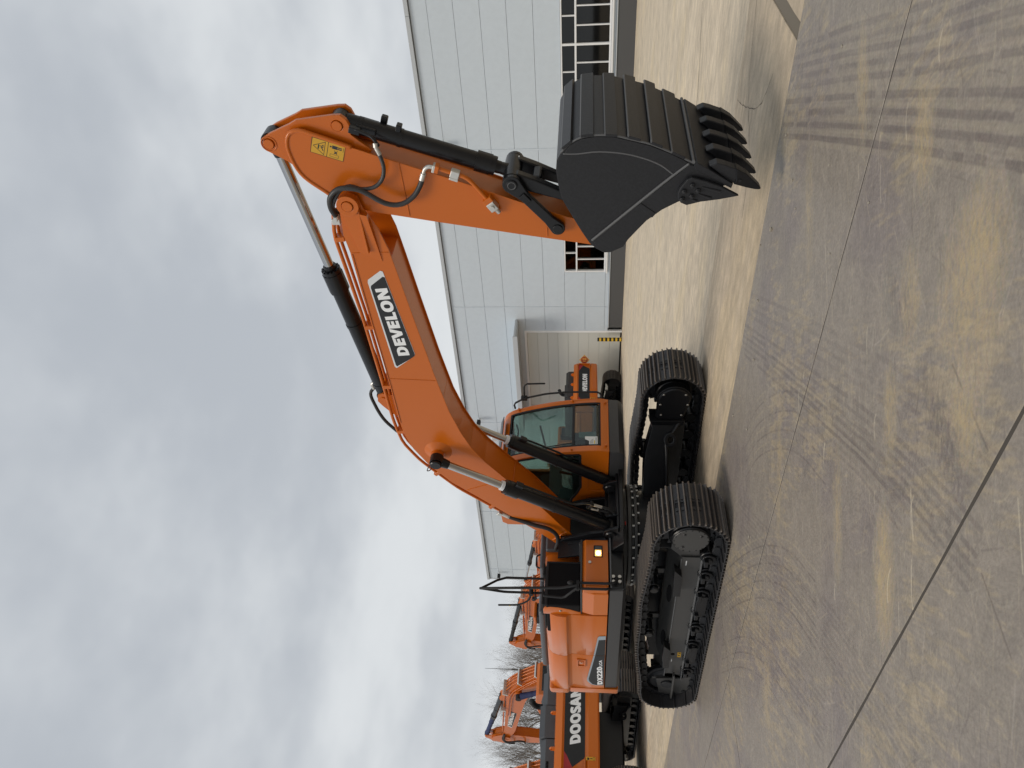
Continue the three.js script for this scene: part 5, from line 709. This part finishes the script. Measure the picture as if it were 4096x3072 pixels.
// ================================================================ OTHER EXCAVATORS PARKED BEHIND (all face away, along the building)
const turnAbout = (cx, cy, a, tx = cx, ty = cy) => new THREE.Matrix4().makeTranslation(tx, ty, 0).multiply(new THREE.Matrix4().makeRotationZ(a)).multiply(new THREE.Matrix4().makeTranslation(-cx, -cy, 0));
const apply = (geos, m) => [].concat(geos).map(g => g.applyMatrix4(m));
function rearBadge(parent, text, italic) {
  const o = [[-1.26, 1.93], [1.26, 1.93], [1.26, 1.80], [1.0, 1.46], [0.95, 1.44], [-0.95, 1.44], [-1.0, 1.46], [-1.26, 1.80]];
  const b = decalPoly('maker_badge', o, 400, g => {
    fillPoly(g, [[-2, 1], [2, 1], [2, 3], [-2, 3]], '#15181b'); for (const s of [1, -1]) { fillPoly(g, [[s * 1.3, 1.95], [s * 0.82, 1.95], [s * 0.95, 1.86], [s * 1.3, 1.86]], '#a3262b'); fillPoly(g, [[s * 1.3, 1.86], [s * 0.95, 1.86], [s * 1.1, 1.79], [s * 1.3, 1.68]], '#a82a2e'); }
    word(g, text, italic ? -0.66 : -0.62, 1.56, 0, italic ? 1.38 : 1.26, italic ? 0.225 : 0.19, '#f3f5f6', italic ? 0.22 : 0, 18);
  }, parent); b.rotation.y = -Math.PI / 2; b.position.x = -2.7035;
  const w = decalPoly('safety_label', [[-1.06, 1.20], [-0.98, 1.20], [-0.98, 1.42], [-1.06, 1.42]], 700, g => { fillPoly(g, [[-2, 1], [2, 1], [2, 2], [-2, 2]], '#d39c1a'); g.fillStyle = '#241f12'; g.fillRect(-1.05, 1.34, 0.05, 0.05); g.fillRect(-1.03, 1.27, 0.02, 0.05); g.lineWidth = 0.006; g.strokeStyle = '#241f12'; g.strokeRect(-1.05, 1.215, 0.06, 0.04); }, parent); w.rotation.y = -Math.PI / 2; w.position.x = -2.764;
}
function parkedExcavator(label, x, z, o = {}) {
  const ex = thing('parked_excavator', label, 'excavator', [x, 0, z], Math.PI, 'excavators parked in the row by the workshop'); if (o.scale) ex.scale.setScalar(o.scale);
  undercarriage(ex, false);
  mk('deck_frame', [box(-2.2, 1.0, 1.10, 1.30, -1.28, 1.28, 0.02)], M.black, ex);
  const secR = [[0.30, 1.31], [1.31, 1.31], [1.32, 1.80], [1.345, 1.87], [1.335, 1.99], [1.25, 2.12], [1.1, 2.15], [0.30, 2.16]];
  for (const s of [1, -1]) { const sc = s > 0 ? secR : secR.map(p => [-p[0], p[1]]).reverse(); mk('hood_panel', alongX(sc, -2.18, s > 0 ? 0.25 : -0.42, 0.01), M.hood, ex); mk('side_skirt', box(-2.16, 0.6, 1.10, 1.305, s > 0 ? 1.2 : -1.305, s > 0 ? 1.305 : -1.2, 0.015), M.skirt, ex); }
  mk('tool_box', box(0.25, 0.95, 1.31, 1.66, 0.6, 1.30, 0.03), M.hood, ex); mk('fuel_tank', box(-0.3, 0.3, 1.66, 2.13, 0.62, 1.29, 0.03), M.grille, ex);
  const eng = mk('engine_hood', [ext([[-2.3, 2.0], [-2.3, 2.42], [-2.22, 2.55], [-0.5, 2.55], [-0.42, 2.4], [-0.42, 2.0]].reverse(), -0.40, 0.40, 0.02), ext([[-2.28, 2.0], [-2.28, 2.38], [-2.18, 2.50], [-0.55, 2.50], [-0.5, 2.4], [-0.5, 2.0]].reverse(), 0.41, 1.27, 0.02), ext([[-2.28, 2.0], [-2.28, 2.38], [-2.18, 2.50], [-0.55, 2.50], [-0.5, 2.4], [-0.5, 2.0]].reverse(), -1.27, -0.41, 0.02)], o.hoodMat || M.greyHood, ex);
  for (let i = 0; i < 7; i++) mk('vent_slot', box(-2.306, -2.27, 2.30, 2.36, -1.18 + i * 0.035, -1.163 + i * 0.035), M.grille, eng);
  const cw = mk('counterweight', [toCreasedNormals(ext([[-2.2, 1.09], [-2.66, 1.10], [-2.74, 1.14], [-2.762, 1.36], [-2.70, 1.425], [-2.70, 1.935], [-2.758, 1.985], [-2.68, 2.14], [-2.55, 2.16], [-2.2, 2.16]].reverse(), -1.30, 1.30, 0.03), 0.4), ext([[-2.70, 1.44], [-2.76, 1.40], [-2.765, 1.95], [-2.70, 1.93]], 1.262, 1.30, 0.004), ext([[-2.70, 1.44], [-2.76, 1.40], [-2.765, 1.95], [-2.70, 1.93]], -1.30, -1.262, 0.004)], M.hood, ex);
  for (const s of [1, -1]) mk('corner_block', ext([[-2.70, s * 0.98], [-2.70, s * 1.29], [-2.76, s * 1.27], [-2.755, s * 1.02]].map(p => [p[0], -p[1]]), 1.43, 1.46, 0.004).rotateX(-Math.PI / 2), M.hood, cw);
  for (const zz of [-0.75, 0.1, 0.75]) mk('lifting_eye', ext([[-2.62, 2.15], [-2.46, 2.15], [-2.47, 2.24], [-2.54, 2.28], [-2.61, 2.24]].reverse(), zz - 0.02, zz + 0.02, 0.006, [circle(-2.54, 2.225, 0.022, 10)]), M.orange, cw);
  if (o.badge) rearBadge(cw, o.badge, o.italic);
  // exhaust
  mk('exhaust_pipe', [tube([[-1.2, 2.45, 0.85], [-1.2, 2.68, 0.85], [-1.28, 2.76, 0.85], [-1.46, 2.82, 0.85]], 0.075, 16), new THREE.TorusGeometry(0.07, 0.012, 8, 20).rotateY(1.25).translate(-1.47, 2.823, 0.85)], M.matt, ex);
  // cab on the machine's left
  const prof = [[1.385, 1.30], [1.41, 1.42], [1.38, 1.79], [1.27, 2.30], [1.13, 2.68], [1.05, 2.77], [0.70, 2.865], [0.2, 2.89], [-0.30, 2.86], [-0.37, 2.78], [-0.37, 1.30]];
  const cab = mk('cab', ext(prof, -1.345, -0.37, 0.025), M.hood, ex);
  mk('side_window', ext([[1.28, 1.60], [1.28, 2.08], [1.12, 2.58], [1.0, 2.68], [0.1, 2.72], [-0.25, 2.66], [-0.25, 1.90], [0.30, 1.82], [0.45, 1.60]], -1.35, -1.338), M.pane, cab); mk('side_window', ext([[1.28, 1.67], [1.28, 2.08], [1.12, 2.58], [1.0, 2.68], [0.1, 2.72], [-0.25, 2.66], [-0.25, 1.90], [0.30, 1.82], [0.45, 1.67]], -0.376, -0.364), M.pane, cab); mk('rear_window', box(-0.376, -0.36, 1.98, 2.70, -1.24, -0.47, 0.004), M.pane, cab);
  mk('cab_base', box(-0.36, 1.37, 1.09, 1.296, -1.345, -0.37, 0.03), M.skirt, cab);
  // working equipment
  const al = THREE.MathUtils.degToRad(o.raise ?? 6.9), be = THREE.MathUtils.degToRad(o.fold ?? 28), mB = turnAbout(0.17, 1.86, al), pin = V(5.64, 3.79, 0).applyMatrix4(mB), mA = turnAbout(5.64, 3.79, be, pin.x, pin.y);
  const T = (p, m) => V(p[0], p[1], p[2] ?? 0).applyMatrix4(m);
  const boom = mk('boom', apply(boomParts(), mB), M.orange, ex);
  mk('tip_boss', apply([bevelZ(5.64, 3.79, BC - BW - 0.07, BC + BW + 0.07, 0.104, 0.006), zrod(2.10, 3.435, BC - 0.33, BC + 0.33, 0.1), zrod(0.165, 1.86, BC - 0.255, BC + 0.255, 0.115)], mB), M.orange, boom);
  for (const zz of [0.20, 0.10, 0, -0.12]) mk('hydraulic_pipe', apply([pipe([[5.3, 3.97, zz], [4.2, 3.945, zz], [3.3, 3.918, zz], [2.60, 3.905, zz], [2.20, 3.86, zz], [1.85, 3.69, zz], [1.293, 3.27, zz], [1.0, 2.96, zz], [0.60, 2.55, zz]], 0.02, 0.15, 8)], mB), M.orange, boom);
  for (const zz of [BC - BW - 0.03]) for (const k of [0, 1]) mk('hydraulic_pipe', apply([pipe([[3.9, 3.80 - k * 0.09, zz], [2.5, 3.74 - k * 0.09, zz], [2.15, 3.66 - k * 0.1, zz], [1.35, 3.08 - k * 0.1, zz], [0.7, 2.42 - k * 0.1, zz]], 0.02, 0.15, 8)], mB), M.orange, boom);
  for (const [cx, cy, a] of [[2.25, 3.80, 0.3], [1.5, 3.36, 0.75], [0.95, 2.84, 0.8], [3.4, 3.87, 0]]) mk('pipe_clamp', apply([box(-0.03, 0.03, -0.02, 0.16, -0.27, 0.24, 0.006).rotateZ(a).translate(cx, cy, 0)], mB), M.zinc, boom);
  { // badge on the boom's left flank
    const bd = decalPoly('maker_badge', [[-4.75, 3.79], [-4.86, 3.64], [-3.73, 3.48], [-3.54, 3.725]].map(p => p), 420, g => { fillPoly(g, [[-6, 3], [-2, 3], [-2, 5], [-6, 5]], '#d8dcdf'); fillPoly(g, [[-4.70, 3.775], [-4.80, 3.64], [-3.735, 3.485], [-3.56, 3.71]], '#17191c'); word(g, 'DEVELON', -4.68, 3.655, -0.10, 0.98, 0.115, '#f3f5f6', 0, 12); }, boom);
    bd.geometry.rotateY(Math.PI).translate(0, 0, BC - BW - 0.004).applyMatrix4(mB);
  }
  const arm = mk('arm', apply([ext(inset(armSide, 0.018), BC - 0.152, BC + 0.152), ext(armSide, BC + 0.15, BC + 0.164, 0.004), ext(armSide, BC - 0.164, BC - 0.15, 0.004)], mA), M.orange, ex);
  mk('arm_lug', apply([ext(armLug, BC + 0.075, BC + 0.115, 0.006), ext(armLug, BC - 0.115, BC - 0.075, 0.006), zrod(6.185, 4.42, BC - 0.12, BC + 0.12, 0.045)], mA), M.orange, arm);
  mk('arm_hose', apply([tube([[5.45, 3.95, -0.2], [5.68, 3.9, -0.27], [5.83, 3.75, -0.27], [5.75, 3.55, -0.26], [5.63, 3.35, -0.24], [5.70, 3.15, -0.2], [5.9, 3.05, -0.16]], 0.03), tube([[5.45, 3.93, -0.1], [5.7, 3.95, -0.24], [5.95, 3.7, -0.25], [5.95, 3.45, -0.22], [6.1, 3.4, -0.16]], 0.025)], mA), M.rubber, arm);
  const cyl = (n, a, b, split, rb, rr_) => cylinderPart(ex, n, a, b, split, rb, rr_);
  const lugP = T([6.185, 4.42, 0], mA), baseP = T([2.91, 4.0, 0], mB); baseP.z = lugP.z = BC; const d = lugP.distanceTo(baseP), ac = cyl('arm_cylinder', baseP, lugP, Math.min(1.83, d * 0.55), 0.09, 0.05);
  if (o.wrap) { const u = lugP.clone().sub(baseP).normalize(), a = baseP.clone().addScaledVector(u, d * 0.56), b = baseP.clone().addScaledVector(u, d - 0.1), N = 10, gs = []; for (let i = 0; i < N; i++) { const p = a.clone().lerp(b, i / N), q = a.clone().lerp(b, (i + 1) / N); gs.push(rod(p, q, 0.085 + 0.02 * n2(i, 3), 0.085 + 0.02 * n2(i + 1, 3), 12)); } mk('cloth_wrap', gs, o.wrap, ac); }
  mk('cylinder_lug', apply([ext([[2.60, 3.83], [2.98, 3.84], [3.01, 3.99], [2.97, 4.06], [2.88, 4.075], [2.66, 3.93]], -0.1, 0.17, 0.006)], mB), M.orange, ex);
  for (const s of [0.42, -0.34]) { const e = T([2.12, 3.43, 0], mB), a = V(0.785, 1.275, s); e.z = s; const bcy = cyl('boom_cylinder', a, e, 1.58, 0.082, 0.046); if (o.boomWrap && s < 0) { const u = e.clone().sub(a).normalize(), L = e.distanceTo(a), gs = []; for (let i = 0; i < 9; i++) { const p = a.clone().addScaledVector(u, 1.62 + (L - 1.72) * i / 9), q = a.clone().addScaledVector(u, 1.62 + (L - 1.72) * (i + 1) / 9); gs.push(rod(p, q, 0.10 + 0.02 * n2(i, 9), 0.10 + 0.02 * n2(i + 1, 9), 12)); } mk('cloth_wrap', gs, o.boomWrap, bcy); mk('pin_cap', [zrod(e.x, e.y, e.z - 0.1, e.z + 0.06, 0.1)], M.matt, bcy); } }
  mk('bucket_cylinder', apply([rod(V(6.3, 3.7, BC), V(5.85, 2.45, BC), 0.078, 0.078, 20), rod(V(5.85, 2.45, BC), V(5.80, 2.28, BC), 0.043, 0.043, 16)], mA), M.black, ex);
  const bk = mk('bucket', apply([toCreasedNormals(ext([...bucketOut, ...inset([...bucketOut, ...bucketOpen], 0.03).slice(0, bucketOut.length).reverse()], BC - 0.56, BC + 0.56), 0.5)], mA), M.bucket, ex);
  for (const s of [BC + 0.54, BC - 0.565]) mk('side_plate', apply([ext([...bucketOut, ...bucketOpen], s, s + 0.025)], mA), M.bucket, bk);
  mk('bucket_link', apply([ext([[5.86, 2.30], [5.30, 1.85], [5.34, 1.80], [5.60, 1.70], [5.70, 1.72]], BC - 0.2, BC + 0.24, 0.01)], mA), M.black, ex);
  return ex;
}
parkedExcavator('orange excavator showing a counterweight with white DOOSAN lettering on a black band', -14.1, -2.35, { scale: 1.1, badge: 'DOOSAN', italic: true, raise: 4 });
parkedExcavator('orange excavator with blue cloth wrapped round its arm cylinder rod, beside the tall bare trees', -15.0, -6.0, { badge: 'DEVELON', wrap: M.blue, boomWrap: M.blue, scale: 1.1, raise: 4, fold: 20 });
parkedExcavator('orange excavator with black film wrapped round its arm cylinder rod and DEVELON on the boom', -15.1, -10.0, { badge: 'DEVELON', wrap: M.matt, raise: 0, fold: 20, scale: 1.05 });
parkedExcavator('orange excavator with bare chrome arm cylinder rod before the far end of the workshop', -16.7, -13.9, { badge: 'DEVELON', raise: -1.5, fold: 26 });
const byDoor = parkedExcavator('orange excavator with DEVELON counterweight parked before the pale sectional door', -16.35, -18.2, { badge: 'DEVELON', raise: -12, fold: 30, hoodMat: M.skirt });
{ // New Year paper diamond stuck to the counterweight's end
  const t = thing('paper_ornament', 'red and gold paper diamond stuck above the counterweight in front of the door', 'ornament', [-13.62, 1.68, -19.76], 0.78);
  const S = 0.24, b = mk('diamond', ext([[0, -S], [S, 0], [0, S], [-S, 0]], -0.004, 0.004), std(lin(0.55, 0.30, 0.06), 0.5), t);
  const d = decalPoly('printed_face', circle(0, 0, 0.15, 28), 900, g => { fillPoly(g, [[-1, -1], [1, -1], [1, 1], [-1, 1]], '#8f1f16'); g.strokeStyle = '#d8a53a'; g.lineWidth = 0.016; g.lineCap = 'round'; const ln = (...p) => { g.beginPath(); g.moveTo(p[0], p[1]); for (let i = 2; i < p.length; i += 2) g.lineTo(p[i], p[i + 1]); g.stroke(); }; ln(-0.07, 0.08, -0.05, 0.065); ln(-0.09, 0.04, -0.03, 0.04, -0.085, -0.02); ln(-0.058, 0.0, -0.058, -0.09); ln(-0.055, -0.005, -0.03, -0.03); ln(0.0, 0.075, 0.085, 0.075); ln(0.01, 0.045, 0.075, 0.045, 0.07, 0.012, 0.015, 0.012, 0.01, 0.045); ln(0.0, -0.02, 0.085, -0.02, 0.08, -0.085, 0.005, -0.085, 0.0, -0.02); ln(0.042, -0.02, 0.042, -0.085); ln(0.005, -0.052, 0.08, -0.052); }, b, 0.0065);
}

// ================================================================ BARE TREES AND A MAST BEYOND
function bareTree(label, x, z, h, sd) {
  seed = 1000 + sd * 7919; const t = thing('bare_tree', label, 'tree', [x, 0, z], 0, 'leafless trees beyond the yard'), tk = [], br = [];
  const seg = (a, b, r0, r1, n, into) => { const d = b.clone().sub(a); into.push(clean(new THREE.CylinderGeometry(r1, r0, d.length(), n, 1, true)).applyQuaternion(new THREE.Quaternion().setFromUnitVectors(Y, d.normalize())).translate((a.x + b.x) / 2, (a.y + b.y) / 2, (a.z + b.z) / 2)); };
  const grow = (p, dir, len, r, lev) => {
    const n = lev < 2 ? 4 : 3; let q = p.clone(), d = dir.clone();
    for (let i = 0; i < n; i++) {
      const e = q.clone().addScaledVector(d, len / n), r0 = r * (1 - 0.5 * i / n), r1 = r * (1 - 0.5 * (i + 1) / n); seg(q, e, r0, r1, lev < 1 ? 8 : lev < 3 ? 5 : 3, lev < 1 ? tk : br);
      if (lev < 5 && (lev > 0 || i > 1)) { const k = lev === 0 ? 3 : lev < 3 ? 2 : (rnd() < 0.62 ? 2 : 1); for (let j = 0; j < k; j++) { const ax = V(rr(-1, 1), rr(-0.2, 0.2), rr(-1, 1)).normalize(), nd = d.clone().applyAxisAngle(ax, rr(0.35, 0.85)).add(V(0, 0.16, 0)).normalize(); grow(e, nd, len * rr(0.48, 0.68), r1 * rr(0.45, 0.68), lev + 1); } }
      d = d.clone().add(V(rr(-0.16, 0.16), rr(-0.02, 0.10), rr(-0.16, 0.16))).normalize(); q = e;
    }
  };
  grow(V(0, -0.05, 0), V(rr(-0.06, 0.06), 1, rr(-0.06, 0.06)).normalize(), h * 0.55, h * 0.017, 0);
  mk('trunk', tk, M.bark, t, 1); mk('crown', br, M.bark, t, 0); return t;
}
const treeLook = ['broad bare tree with a forked trunk', 'slender bare tree with upright twigs', 'bare tree with a wide twiggy crown', 'tall bare tree with a leaning leader', 'dense bare tree with fine grey twigs', 'low bare tree with spreading limbs', 'bare tree with a straight single stem', 'bare tree with a lopsided crown', 'bare tree with many thin stems', 'old bare tree with heavy boughs'];
[[2330, 62, 8.0], [2420, 66, 8.4], [2505, 60, 8.6], [2590, 68, 8.8], [2670, 62, 9.0], [2760, 66, 9.4], [2850, 60, 9.0], [2935, 68, 9.6], [3010, 60, 9.6], [3100, 64, 9.6]].forEach(([py, d, h], i) => { const a = THREE.MathUtils.degToRad(42.384) + Math.atan2(py - 1536, 3033.8); bareTree(`${treeLook[i]} beyond the row of parked excavators`, 8.977 - d * Math.sin(a), 6.656 - d * Math.cos(a), h * 0.86, i + 1); });
{ const t = thing('antenna_mast', 'thin grey radio mast rising among the bare trees', 'mast', [-66.4, 0, -31.6]); mk('pole', [rod(V(0, 0, 0), V(0, 9.2, 0), 0.16, 0.09, 10)], M.greyHood, t); mk('whip', rod(V(0, 9.2, 0), V(0, 12.0, 0), 0.05, 0.015, 8), M.greyHood, t); }

renderer.render(scene, camera);
